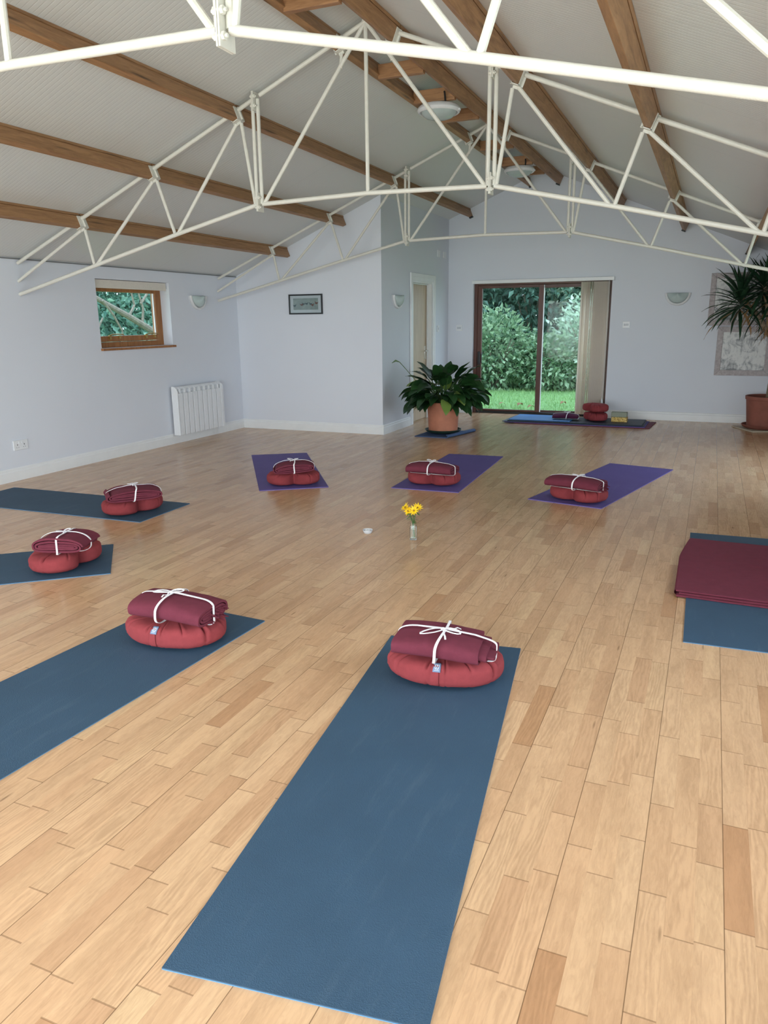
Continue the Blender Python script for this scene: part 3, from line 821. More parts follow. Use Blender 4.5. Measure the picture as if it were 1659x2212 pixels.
def cushion_proto():
    t = thing('meditation_cushion', 'x', 'cushion')
    body = cushion_mesh().build('cover', M_cush, t, ang=60)
    # carrying strap band over the convex side
    def side(a, z):  # outer surface point
        z = max(-.95, min(.95, z))
        R_ = bean_r(a); k = 1-(1-min(1,abs(z)/.80))**(1/1.25)
        return R_*(1 - k**3.*.18)
    s = MB()
    def strap(u, v):
        a = -PI/2 - .19 + u*.20; z = -.62 + v*1.40
        r = side(a, z)+.0025 if z < .78 else side(a,.78)+.0015
        return (r*math.cos(a), r*math.sin(a), .059*(1+z)+.001)
    s.grid(strap, 6, 14)
    st = s.build('carry_strap', M_cush, t); sd = st.modifiers.new('solid', 'SOLIDIFY'); sd.thickness = .003; sd.offset = 1
    g = MB()
    def tagf(u, v):
        a = -PI/2 - .135 + u*.185; z = .42 + v*.45
        r = side(a, min(z,.79)) + .0062 - max(0, z-.7)*.02
        return (r*math.cos(a), r*math.sin(a), .059*(1+z)+.001)
    g.grid(tagf, 6, 4)
    tg = g.build('label_tag', M_tag, t); sd = tg.modifiers.new('solid', 'SOLIDIFY'); sd.thickness = .0015; sd.offset = 1
    def onTag(u, v):
        p = Vector(tagf(u, v)); a = math.atan2(p.y, p.x)
        return p + Vector((math.cos(a)*.0016, math.sin(a)*.0016, .0012))
    lg = MB()
    for cu in (.38, .62):
        lg.tube([onTag(cu + .13*math.cos(2*PI*k/16 + (0 if cu < .5 else PI)), .62 + .24*math.sin(2*PI*k/16)) for k in range(1,15)], .0011, 5)
    lg.tube([onTag(.44,.52), onTag(.5,.66), onTag(.56,.74)], .001, 5)
    lg.tube([onTag(.2,.22), onTag(.8,.22)], .0006, 4)
    lg.build('logo', M_tagw, tg)
    return t
CP = cushion_proto()
CUSH = {1: (-.893,2.705,.15,'brick red crescent cushion on the foreground blue mat, logo tag toward us'),
        2: (-2.158,2.590,.08,'brick red crescent cushion under the rolled blanket on the left front mat'),
        3: (-3.475,3.225,-1.45,'brick red crescent cushion on the blue mat cut by the left edge'),
        4: (-4.02,4.430,-1.85,'brick red crescent cushion on the crosswise blue mat by the left wall'),
        5: (-3.350,5.755,-2.60,'brick red crescent cushion on the purple mat farthest left'),
        6: (-2.175,6.200,-3.12,'brick red crescent cushion on the purple mat before the leafy plant'),
        7: (-.885,6.025,2.74,'brick red crescent cushion on the purple mat at the right')}
first = True
for k, (x, y, rz, lb) in CUSH.items():
    t = CP if first else copy_tree(CP); first = False
    t.location = (x, y, .0065); t.rotation_euler = (0,0,rz); t['label'] = lb; t['group'] = 'crescent meditation cushions'

# ------------------------------------------------------------------ folded blankets
def sup(v, e): return math.copysign(abs(v)**e, v)
def blanket(label, loc, rz, L=.36, Wd=.25, H=.098, turns=3.2, axis='x', shift=.0, start=0., seed=1, band=(0.,0.), bow_a=.3, bow_r=None, fringe=0, tilt=(0.,0.), droop=.012, mat=None, exp=.62, loops=1., wob=1., th=.015):
    """a cloth folded over and over (its section is a flattened spiral), tied with white tape"""
    mat = mat or M_blan
    random.seed(seed)
    t = thing('folded_blanket', label, 'blanket', loc, rz, 'tied burgundy blankets')
    t.rotation_euler = (tilt[0], tilt[1], rz)
    a0, b0 = (Wd/2, H/2) if axis == 'x' else (L/2, H/2)
    ext = L if axis == 'x' else Wd
    pitch = th*1.12
    so = seed*13.7
    def deform(p):
        p = Vector(p)
        n1 = noise.noise(Vector((p.x*7+so, p.y*7, p.z*9)))*.007*wob; n2 = noise.noise(Vector((p.x*18, p.y*18+so, p.z*20)))*.0022*wob
        r2 = (p.x/(L/2))**2
        k = max(0, p.z/H)
        p.z += (-droop*r2*.9 + n1 + n2)*k + (droop*.5*(1-r2))*k
        p.y += noise.noise(Vector((p.x*6+so, 3.1, p.z*8)))*.006*wob
        p.x += noise.noise(Vector((p.y*6+so, 7.7, p.z*8)))*.006*wob
        return p
    # spiral path from outside inward
    NP = int(turns*56)
    turns = (b0 - th/2)/pitch + .35
    NP = int(turns*56); path = []
    for i in range(NP+1):
        ph = start + 2*PI*turns*i/NP; sh = pitch*(turns*i/NP)
        a = max(.012, a0 - th/2 - sh*1.1); b = max(.002, b0 - th/2 - sh)
        path.append((a*sup(math.cos(ph), exp), b0 + b*sup(math.sin(ph), exp), turns*i/NP))
    m = MB(); NX = 22
    L_, R_ = [], []
    for i in range(len(path)):
        p0 = path[max(0,i-1)]; p1 = path[min(NP,i+1)]
        tx, tz = p1[0]-p0[0], p1[1]-p0[1]; ln = math.hypot(tx,tz) or 1
        nx, nz = -tz/ln, tx/ln; h = th/2*.76
        L_.append((path[i][0]+nx*h, path[i][1]+nz*h)); R_.append((path[i][0]-nx*h, path[i][1]-nz*h))
    vs = []
    for j in range(NX+1):
        for i in range(NP+1):
            tt = path[i][2]
            e0 = -ext/2 + .004*math.sin(tt*5+seed); e1 = ext/2 + shift*(tt-1.2) + .004*math.sin(tt*7+seed*2)
            w = e0 + (e1-e0)*j/NX
            for q in (L_[i], R_[i]):
                vs.append(deform((w, q[0], q[1]) if axis == 'x' else (q[0], w, q[1])))
    fs = []; S = 2*(NP+1)
    for j in range(NX):
        for i in range(NP):
            A = j*S + 2*i; B = A + S
            fs.append((A, A+2, B+2, B)); fs.append((A+1, B+1, B+3, A+3))
        A = j*S; B = A+S
        fs.append((A, B, B+1, A+1)); A += 2*NP; B += 2*NP; fs.append((A, A+1, B+1, B))
    for j in (0, NX):
        for i in range(NP):
            A = j*S+2*i; fs.append((A, A+1, A+3, A+2))
    m.add(vs, fs)
    m.build('folded_cloth', mat, t, ang=50)
    # tape: one loop around the short way, one the long way
    def flatloop(kind):
        pts = []; nr = []
        for i in range(49):
            ph = 2*PI*i/48
            ex_ = exp if (kind == 's') == (axis == 'x') else .26
            cx_, sz_ = sup(math.cos(ph), ex_), sup(math.sin(ph), ex_)
            if kind == 's': p = Vector((band[0]+.01*math.sin(ph), (Wd/2+.003)*cx_, H/2+(H/2+.003)*sz_)); c0 = Vector((band[0], 0, H/2)); wd = Vector((1,0,0))
            else: p = Vector(((L/2+(.008 if axis == 'x' else -.006)+(max(0,shift)*1. if axis == 'x' and cx_ > 0 else 0))*cx_, band[1]+.012*math.sin(ph), H/2+(H/2+.003)*sz_)); c0 = Vector((0, band[1], H/2)); wd = Vector((0,1,0))
            d = deform(p); d.z = max(d.z, .0008)
            pts.append(d); nr.append((wd, (p-c0).normalized()))
        vs = []; fs = []
        for (p, (wd, nn)) in zip(pts, nr):
            for sx, sz in ((-1,-1),(1,-1),(1,1),(-1,1)):
                vs.append(p + wd*.0052*sx + nn*.0016*sz)
        for i in range(48):
            for k in range(4): fs.append((i*4+k, i*4+(k+1)%4, i*4+4+(k+1)%4, i*4+4+k))
        return MB().add(vs, fs)
    tp = flatloop('s').build('tape', M_tie, t, ang=60)
    flatloop('l').build('tape', M_tie, t, ang=60)
    # bow at the crossing
    top = deform((band[0], band[1], H)); top.z += .006
    bw = MB()
    def ribbon(ps, w=.0046):
        bw.tube(ps, w, 8, flat=.45)
    for s_, ln in ((-1, .075*loops), (1, .06*loops)):
        br_ = bow_a if bow_r is None else bow_r
        ca, sa = (-math.cos(bow_a), -math.sin(bow_a)) if s_ < 0 else (math.cos(br_), math.sin(br_))
        ps = []
        for i in range(13):
            q = i/12*2*PI
            r = ln*(1-math.cos(q))/2; wv = .018*math.sin(q)
            zz = .012*math.sin(q/2)
            P_ = deform((band[0] + ca*r - sa*wv, band[1] + sa*r + ca*wv, H)); ps.append((P_.x, P_.y, P_.z + .005 + zz))
        ribbon(ps)
        ps = []
        for i in range(6):
            r = ln*.9*i/5
            P_ = deform((band[0] + ca*r*.5 - sa*r*.75, band[1] + sa*r*.5 + ca*r*.75, H)); ps.append((P_.x, P_.y, P_.z + .004 + .004*math.sin(i*2)))
        ribbon(ps, .0038)
    bw.sphere(top, .009, 10, 6, sc=(1.2,1,.7))
    bw.build('bow', M_tie, tp, ang=60)
    if fringe:
        fm = MB()
        for k in range(26):
            y = -Wd*.42 + Wd*.5*k/25
            if axis == 'x': p = (L/2+shift*.5, y+Wd*.3*(fringe > 0), random.uniform(.008, .07))
            else: p = (-L/2+.02+k*.004, -Wd/2, .02)
            q = Vector(p) + Vector((random.uniform(.01,.028), random.uniform(-.008,.008), random.uniform(-.012,.0)))
            fm.tube([deform(p)-Vector((.012,0,0)), (deform(p)+q)/2 if False else deform(p), q], .0028, 5)
        fm.build('fringe', mat, t)
    return t
zb = .123
blanket('burgundy blanket folded flat with a white bow, on the foreground cushion', (-.888,2.645,zb), .10, L=.355, Wd=.25, H=.098, turns=3.3, shift=.030, seed=2, bow_a=.95, bow_r=-.5, loops=1.5, start=-1.2, tilt=(.03,.03), exp=.55)
blanket('burgundy blanket rolled with its end spiral showing, on the left front cushion', (-2.115,2.555,zb), .03, L=.375, Wd=.24, H=.108, turns=3.6, shift=.0, seed=3, band=(-.03,0.), bow_a=.5, start=-.4, fringe=1, exp=.7, tilt=(.02,.02))
blanket('burgundy blanket with layered long side on the cushion at the left edge', (-3.40,3.165,zb), .32, L=.325, Wd=.21, H=.105, turns=2.6, axis='y', seed=4, start=.1, bow_a=.9, exp=.66, loops=.6)
blanket('loosely folded burgundy blanket on the cushion by the left wall', (-3.955,4.375,zb), .85, L=.42, Wd=.26, H=.095, turns=2.3, axis='y', seed=5, start=2.6, bow_a=.4, exp=.7, loops=.6, wob=1.8)
blanket('burgundy blanket with stacked folds on the farthest left purple mat', (-3.285,5.675,zb+.012), .50, L=.37, Wd=.22, H=.095, turns=2.8, axis='y', seed=6, start=3.0, bow_a=-.2, exp=.62, loops=.7, wob=1.4, tilt=(0,-.06))
blanket('burgundy blanket tied with a bow before the leafy plant', (-2.14,6.055,zb), -.03, L=.41, Wd=.24, H=.098, turns=3., seed=7, start=-.6, bow_a=.4, exp=.66, loops=.55, wob=1.3)
blanket('burgundy blanket with spiral end on the right purple mat', (-.885,5.885,zb), -.25, L=.43, Wd=.24, H=.098, turns=3.4, seed=8, start=-.5, band=(.02,0.), bow_a=.7, fringe=1, exp=.7, loops=.7)

# flat spread blanket on the right-hand mat
t = thing('flat_blanket', 'burgundy blanket folded flat across the mat at the right edge', 'blanket', (.33,4.52,.0065))
m = MB()
lay = [(-.388,.40,-.530,.54,.0), (-.376,.40,-.516,.53,.0105), (-.392,.40,-.506,.545,.021)]
for i, (x0,x1,y0,y1,z) in enumerate(lay):
    def fn(u, v, x0=x0,x1=x1,y0=y0,y1=y1,z=z,i=i):
        x = x0+(x1-x0)*u; y = y0+(y1-y0)*v
        x += .045*max(0, v-.62)**1.2*(1-u)*3; 
        return (x, y - .03*u, z + .0085 + .0026*noise.noise(Vector((x*5,y*14,i))))
    NU, NV = 26, 40
    def top(u,v): return fn(u,v)
    def bot(u,v): p = fn(u,v); return (p[0], p[1], max(.0003,p[2]-.0080))
    m.grid(top, NU, NV); m.grid(bot, NU, NV)
    for side_ in range(2):
        m.grid(lambda u, v: (top if v > .5 else bot)(u, float(side_)), NU, 1)
        m.grid(lambda u, v: (top if v > .5 else bot)(float(side_), u), NV, 1)
    if i == 2: pass
# rounded fold joining the top and bottom layers along the left edge
def fold(u, v):
    a = PI/2 + PI*u
    y = -.50 + 1.04*v
    sh = .045*max(0, v-.62)**1.2*3
    return (-.386 + sh + .014*math.cos(a), y, .0150 + .0142*math.sin(a))
m.grid(fold, 10, 40)
m.build('cloth_layers', M_blan, t, ang=50)

# ------------------------------------------------------------------ tealight and vase of flowers in the middle
t = thing('tealight_holder', 'small glass dish with a white tealight on the open floor', 'candle holder', (-2.068,4.53,0))
MB().lathe([(0,.0006),(.022,.0006),(.028,.006),(.034,.022),(.0345,.026),(.0315,.024),(.026,.010),(.02,.006),(0,.005)], 32).build('dish', M_dish, t)
c_ = thing('tealight', 'white tealight candle in the glass dish', 'candle', (-2.068,4.53,.0068))
MB().lathe([(0,0),(.0185,0),(.0192,.002),(.0192,.017),(.0182,.017),(.018,.015),(0,.0148)], 28).build('cup', M_cer, c_)
MB().lathe([(0,.0150),(.0175,.0152),(.0165,.0165),(0,.0165)], 24).build('wax', M_wax, c_)
MB().tube([(0,0,.016),(.0005,0,.022)], .0008, 6).build('wick', M_dark, c_)

vx, vy = -1.722, 4.505
t = thing('glass_vase', 'small square clear glass vase holding yellow flowers', 'vase', (vx, vy, 0), .25)
def sq(r, z): return [(r*sup(math.cos(2*PI*k/32), .35), r*sup(math.sin(2*PI*k/32), .35), z) for k in range(32)]
m = MB(); rings = [sq(.0001,.0005), sq(.0215,.0005), sq(.023,.003), sq(.0228,.085), sq(.0215,.092), sq(.019,.100), sq(.0195,.114), sq(.0175,.114), sq(.0165,.1), sq(.0195,.09), sq(.0200,.01), sq(.0001,.009)]
vs = [p for r in rings for p in r]; fs = []
for i in range(len(rings)-1):
    for k in range(32): fs.append((i*32+k, i*32+(k+1)%32, (i+1)*32+(k+1)%32, (i+1)*32+k))
m.add(vs, fs); m.build('vase_body', M_clear, t, ang=30)
def flower(label, head, tilt, spin, size, seed):
    """head position relative to the vase, tilt vector = direction the bloom faces"""
    random.seed(seed)
    t = thing('yellow_flower', label, 'flower', (vx, vy, .012), 0, 'yellow daisies in the vase')
    hp = Vector(head); d = Vector(tilt).normalized()
    x_ = d.cross(Vector((0,0,1))); x_ = x_.normalized() if x_.length > .01 else Vector((1,0,0)); y_ = d.cross(x_)
    b0 = Vector((random.uniform(-.008,.008), random.uniform(-.008,.008), 0))
    nk = Vector((hp.x*.12, hp.y*.12, .105))
    MB().tube([b0, nk*.6+b0*.4, nk, nk*.5+hp*.5+Vector((0,0,.012)), hp - d*.006], .0019, 7).build('stem', M_stem, t)
    m = MB(); n = 11
    for k in range(n):
        a = 2*PI*k/n + spin; ln = size*random.uniform(.88,1.08); lift = random.uniform(.25,.6)
        dr = x_*math.cos(a) + y_*math.sin(a); sd = x_*-math.sin(a) + y_*math.cos(a)
        def fn(u, v):
            w = .0058*math.sin(PI*min(1,.12+.88*u)**.8)*(1 if u < .98 else .3)
            return hp + dr*(.004+ln*u) + d*(lift*ln*u - .004*u*u) + sd*w*(v-.5)*2 - d*.0015*math.cos((v-.5)*PI)
        m.grid(lambda u, v: tuple(fn(u, v)), 6, 2)
    m.build('petals', M_petal, t)
    m = MB(); m.sphere(hp + d*.003, .0065, 12, 8); m.build('disc', M_disc, t)
    m = MB()
    for k in range(4):
        z = random.uniform(.10,.175); f_ = z/hp.z if hp.z else .5
        P_ = nk + (hp-nk)*max(0,(z-.105)/(hp.z-.105)); a = random.uniform(0, 2*PI)
        dr = Vector((math.cos(a), math.sin(a), .25)); sd = Vector((-math.sin(a), math.cos(a), 0)); ln = random.uniform(.03,.055)
        m.grid(lambda u, v: tuple(P_ + dr*ln*u + Vector((0,0,-.018*u*u)) + sd*.0055*math.sin(PI*min(1,u*.95+.05))*(v-.5)*2), 6, 2)
    m.build('leaf', M_stem, t)
    return t
flower('yellow flower highest on the left of the small vase', (-.052,-.012,.205), (-.5,-.5,.7), .2, .031, 21)
flower('yellow flower lower left, leaning out of the small vase', (-.028,-.02,.186), (-.35,-.75,.4), .5, .032, 22)
flower('yellow flower front right facing the camera in the small vase', (.012,-.022,.192), (.05,-.9,.5), .1, .035, 23)
flower('yellow flower at the right back of the small vase', (.026,.006,.205), (.35,-.5,.75), .4, .034, 24)

# ------------------------------------------------------------------ pile of mats by the glass door, with things on it
def pile_mat(label, q, z0, th, mat, roll=None):
    cx = sum(p[0] for p in q)/4; cy = sum(p[1] for p in q)/4
    m = MB(); loc = [(p[0]-cx, p[1]-cy) for p in q]
    m.prism(loc, 'z', 0, th)
    o = m.build('yoga_mat', mat, None, smooth=False, bevel=.003, loc=(cx, cy, z0))
    return tag(o, label, 'yoga mat', 'mats piled by the glass door')
pile_mat('maroon mat at the bottom of the pile by the glass door', [(-2.46,10.40),(-.665,10.41),(-.62,11.08),(-2.46,11.06)], .001, .010, M_maroon)
pile_mat('purple mat just above the maroon one in the pile', [(-2.60,10.385),(-.72,10.40),(-.71,11.05),(-2.58,11.05)], .012, .009, M_purple)
pile_mat('navy mat in the middle of the pile, poking out on the left', [(-2.63,10.375),(-.735,10.42),(-.74,11.04),(-2.60,11.05)], .022, .009, M_navy)
pile_mat('dark slate mat on top of the pile by the glass door', [(-2.56,10.40),(-.76,10.42),(-.755,11.03),(-2.54,11.03)], .032, .013, M_navy)
pile_mat('bright blue mat folded short on the left half of the pile', [(-2.545,10.42),(-1.70,10.42),(-1.70,11.02),(-2.53,11.03)], .046, .010, M_bright)
for z, rz, lb, dx in ((.0455, 2.1, 'brick red crescent cushion, lower of the two stacked by the glass door', 0.), (.165, 2.35, 'brick red crescent cushion, upper of the two stacked by the glass door', -.005)):
    t = copy_tree(CP); t.location = (-1.40+dx, 10.72, z); t.rotation_euler = (0,0,rz); t.scale = (.82,.9,1.0); t['label'] = lb; t['group'] = 'crescent meditation cushions'
b = blanket('plum blanket tied with white cord on the mat pile', (-1.80,10.68,.0565), .05, L=.34, Wd=.25, H=.078, turns=2.6, seed=9, band=(.02,0.), bow_a=.6, exp=.8, mat=M_blan2, loops=.7, wob=1.3)
b['group'] = 'blankets by the door'
tag(MB().box(-.103,.103,-.06,.06,0,.064).build('yoga_block', M_cork, None, smooth=False, bevel=.006, loc=(-1.075,10.70,.0455)), 'speckled cork block, lower of the two on the mat pile', 'yoga block', 'yoga blocks')
tag(MB().box(-.103,.103,-.058,.058,0,.064).build('yoga_block', M_foam, None, smooth=False, bevel=.006, loc=(-1.082,10.71,.1098)), 'grey green block, upper of the two on the mat pile', 'yoga block', 'yoga blocks')

# ------------------------------------------------------------------ leafy potted plant
def leaf_surface(m, base, az, ln, wd, e0, e1, stalk, mi=0, fold=.25, twist=0., nseg=9, cup=0.):
    """a stalk then a blade; elevation bends from e0 to e1 along its length"""
    pts = []; p = Vector(base); N = 16; tot = stalk+ln
    for i in range(N+1):
        f = i/N; e = e0 + (e1-e0)*f**1.5
        pts.append((p.copy(), e)); p = p + Vector((math.cos(az)*math.cos(e), math.sin(az)*math.cos(e), math.sin(e)))*tot/N
    def at(s):
        x = min(N-.001, s/tot*N); i = int(x); k = x-i
        return pts[i][0].lerp(pts[i+1][0], k), pts[i][1]*(1-k)+pts[i+1][1]*k
    if stalk > .03: m.tube([at(stalk*k/5)[0] for k in range(6)], .0038, 5, mi=2)
    sd0 = Vector((-math.sin(az), math.cos(az), 0))
    def fn(u, v):
        P, e = at(stalk + ln*u)
        up = Vector((-math.cos(az)*math.sin(e), -math.sin(az)*math.sin(e), math.cos(e)))
        sd = (sd0*math.cos(twist) + up*math.sin(twist)); un = up*math.cos(twist) - sd0*math.sin(twist)
        w = wd*(math.sin(PI*u**.8)**.8)*.5 if 0 < u < 1 else .0006
        k = (v-.5)*2
        return tuple(P + sd*w*k + un*(abs(k)*w*fold + .004*math.sin(u*14+az*3)*abs(k)))
    m.grid(fn, nseg, 4, mi)
px_, py_ = -3.085, 9.14
t = thing('potted_plant', 'broad leaved dark green plant in a terracotta pot by the inner door', 'potted plant', (px_, py_, .035))
PH = .375
MB().lathe([(0,0),(.172,0),(.185,.01),(.203,PH-.05),(.212,PH-.048),(.214,PH),(.200,PH),(.196,PH-.04),(0,PH-.045)], 48).build('pot', M_terra, t)
MB().lathe([(0,PH-.035),(.194,PH-.04)], 32).build('soil', M_soil, t)
random.seed(17)
m = MB()
for k in range(160):
    lay = (k/160)**.8
    az = random.uniform(0, 2*PI)
    rr = random.uniform(.02,.13)
    b0 = (rr*math.cos(az), rr*math.sin(az), PH-.03)
    e0 = 1.45 - 1.15*lay + random.uniform(-.12,.12)
    e1 = e0 - random.uniform(1.5,2.3) if lay > .2 else e0 - random.uniform(.9,1.6)
    tot = random.uniform(.46,.66) if lay < .75 else random.uniform(.36,.52)
    ln = random.uniform(.22,.32); wd = random.uniform(.105,.155)
    leaf_surface(m, b0, az, ln, wd, e0, max(e1,-1.35), max(.05, tot-ln), mi=1 if random.random() < .07 else 0, fold=random.uniform(.08,.25), twist=random.uniform(-.9,.9))
for az, e0, e1, tot in ((-.2,1.3,.55,.64), (.25,1.15,.35,.66), (2.9,1.3,.2,.60), (3.3,1.1,-.1,.60), (1.6,1.4,.6,.6), (-1.3,1.3,.3,.55)):
    leaf_surface(m, (.05*math.cos(az), .05*math.sin(az), PH-.03), az, .30, .13, e0, e1, tot-.30, fold=.3)
m.build('foliage', [M_lily, M_lily2, M_lilys], t, ang=70)
m = MB()
pts = [(-.05,-.02,PH), (-.24,-.10,PH+.16), (-.42,-.20,PH+.40), (-.50,-.24,PH+.50), (-.545,-.26,PH+.52), (-.59,-.28,PH+.49)]
m.tube(pts, [.004,.004,.0038,.0045,.012,.003], 7)
m.build('flower_stalk', M_lilys, t)
tag(MB().lathe([(0,0),(.17,0),(.212,.015),(.236,.040),(.231,.043),(.205,.024),(.18,.014),(0,.012)], 48).build('plant_saucer', M_green_plastic, None, loc=(px_,py_,.021)), 'dark green saucer under the broad leaved plant', 'plant saucer')
# doubled-over blue mat under that plant, its edge curling up on the right
m = MB()
A0, B0 = Vector((-3.34,8.78,0)), Vector((-3.30,9.42,0)); A1, B1 = Vector((-2.92,8.77,0)), Vector((-2.765,9.42,0))
def base_pt(u, v): return A0.lerp(A1, u).lerp(B0.lerp(B1, u), v)
prof = [(0,.0095),(1.0,.0095)]
for k in range(1,9):
    a = -PI/2 + PI*k/8
    prof.append((1.0 + .055*math.cos(a), .0265 + .017*math.sin(a)))

NP = len(prof); m = MB()
th_ = .0085
outer = []; inner = []
for i, (u, z) in enumerate(prof):
    u0, z0 = prof[max(0,i-1)]; u1, z1 = prof[min(NP-1,i+1)]
    tx, tz = (u1-u0)*.37, z1-z0; l_ = math.hypot(tx,tz); nx, nz = tz/l_, -tx/l_
    outer.append((u+nx*th_/2/.37, z+nz*th_/2)); inner.append((u-nx*th_/2/.37, z-nz*th_/2))
vs = []
for v in (0., 1.):
    for (u, z) in outer + inner:
        p = base_pt(u, v); vs.append((p.x-px_, p.y-py_, max(.0006, z-.0045)))
K = 2*NP; fs = []
for i in range(NP-1):
    fs += [(i, i+1, K+i+1, K+i), (NP+i, K+NP+i, K+NP+i+1, NP+i+1), (i, NP+i, NP+i+1, i+1), (K+i, K+i+1, K+NP+i+1, K+NP+i)]
fs += [(0, K, K+NP, NP), (NP-1, 2*NP-1, K+2*NP-1, K+NP-1)]
m.add(vs, fs)
tag(m.build('folded_mat', M_piece, None, ang=40, loc=(px_,py_,0)), 'small blue mat piece with a curled edge under the leafy plant', 'mat')
# lift pot above the mat: saucer rests on the flat part

# ------------------------------------------------------------------ yucca
yx, yy = .72, 10.86
tag(MB().box(-.30,.30,-.27,.27,0,.016).build('floor_board', M_tile, None, smooth=False, bevel=.003, loc=(yx,yy,.0005)).__class__ and bpy.data.objects['floor_board'], 'cream square board on the floor beneath the yucca', 'board')
bpy.data.objects['floor_board'].rotation_euler.z = .45
tag(MB().lathe([(0,0),(.23,0),(.265,.02),(.285,.045),(.279,.05),(.255,.03),(.23,.014),(0,.012)], 48).build('plant_saucer', M_terra2, None, loc=(yx,yy,.0175)), 'terracotta saucer under the yucca pot', 'plant saucer')
t = thing('potted_yucca', 'tall yucca with sword leaves in a terracotta pot at the right edge', 'potted plant', (yx, yy, .0315))
PH2 = .40
MB().lathe([(0,0),(.205,0),(.218,.01),(.252,PH2-.05),(.262,PH2-.046),(.266,PH2-.004),(.258,PH2),(.246,PH2),(.240,PH2-.04),(0,PH2-.045)], 48).build('pot', M_terra2, t)
MB().lathe([(0,PH2-.033),(.238,PH2-.04)], 32).build('soil', M_soil, t)
heads = [Vector((-.44,-.02,1.63)), Vector((-.07,-.10,1.72)), Vector((-.20,-.14,1.80)), Vector((.16,.02,1.5))]
tr = MB()
tr.tube([(.02,0,PH2-.05),(.03,0,.7),(.0,0,.95),(-.03,0,1.2)], [.05,.045,.042,.045], 12)
for hd in heads: tr.tube([(-.05,0,1.15), Vector((-.05,0,1.15)).lerp(hd,.5)+Vector((0,0,.03)), hd], [.04,.03,.026], 10)
tr.build('trunk', M_bark, t)
random.seed(23); m = MB()
for hi, hd in enumerate(heads):
    for k in range(62):
        f = k/62
        az = k*2.399 + hi
        e0 = 1.35 - 2.0*f + random.uniform(-.12,.12)
        e1 = e0 - random.uniform(.15,.55) - .5*f
        ln = random.uniform(.42,.56)
        q = hd + Vector((math.cos(az), math.sin(az), 0))*ln*math.cos(min(1.2,abs(e0)))
        zt_ = hd.z - .16*f + ln*math.sin(max(e0, 0))*.95
        if q.y > yB-yy-.05 or q.x > xR-yx-.12 or zt_ > min(ceil_x(yx+q.x), ceil_x(yx+hd.x))-.0315-.03: continue
        dead = f > .9 and random.random() < .4
        leaf_surface(m, hd + Vector((0,0,-.16*f)), az, ln, random.uniform(.038,.054), e0, max(e1,-1.45), .0, mi=1 if dead else 0, fold=.35, twist=random.uniform(-.3,.3), nseg=8)
m.build('sword_leaves', [M_yuc, M_dead, M_yuc], t, ang=70)
m = MB()
for k in range(46):
    az = random.uniform(0,2*PI); z = random.uniform(1.12,1.48)
    leaf_surface(m, (-.07+.03*math.cos(az)+ (z-1.2)*-.1, .03*math.sin(az), z), az, random.uniform(.10,.24), .016, -.6, -1.5, 0., fold=.3, nseg=5)
m.build('dry_skirt', [M_dead, M_dead, M_dead], t, ang=70)

# ------------------------------------------------------------------ garden outside
M_lawn = plain('lawn', '6b9150', .9, .25, 14, bump=.5, bs=.02)
M_grass = mat_leaf('grass blade', '6c9450', 'a9c987', .7, .3)
L1 = mat_leaf('hedge leaf dark', '466a58', '86a893', .5, .3, 1.2); L2 = mat_leaf('hedge leaf mid', '527a54', 'aec79c', .5, .3, 1.2); L3 = mat_leaf('hedge leaf pale', '86a686', 'ccdfc4', .5, .3, 1.2)
LT = mat_leaf('tree leaf dark', '33503f', '67907a', .5, .3, 1.2)
L4 = mat_leaf('laurel leaf', '4c7a68', 'a4cbb2', .4, .3, 2.)
struct(MB().box(-24, 14, -14, 24, -.30, -.121).build('lawn', M_lawn, smooth=False), 'garden lawn')
random.seed(31); m = MB()
for k in range(15000):
    y = 11.9 + 6.0*random.random()**1.1; x = random.uniform(-7.5, .2); h = random.uniform(.03,.085); a = random.uniform(0,2*PI); w = .006
    lx, ly = random.uniform(-.03,.03), random.uniform(-.03,.03)
    m.add([(x-math.cos(a)*w, y-math.sin(a)*w, -.122), (x+math.cos(a)*w, y+math.sin(a)*w, -.122), (x+lx, y+ly, -.121+h)], [(0,1,2)])
tag(m.build('grass', M_grass, None, smooth=False), 'short green grass outside the glass door', 'grass', kind='stuff')
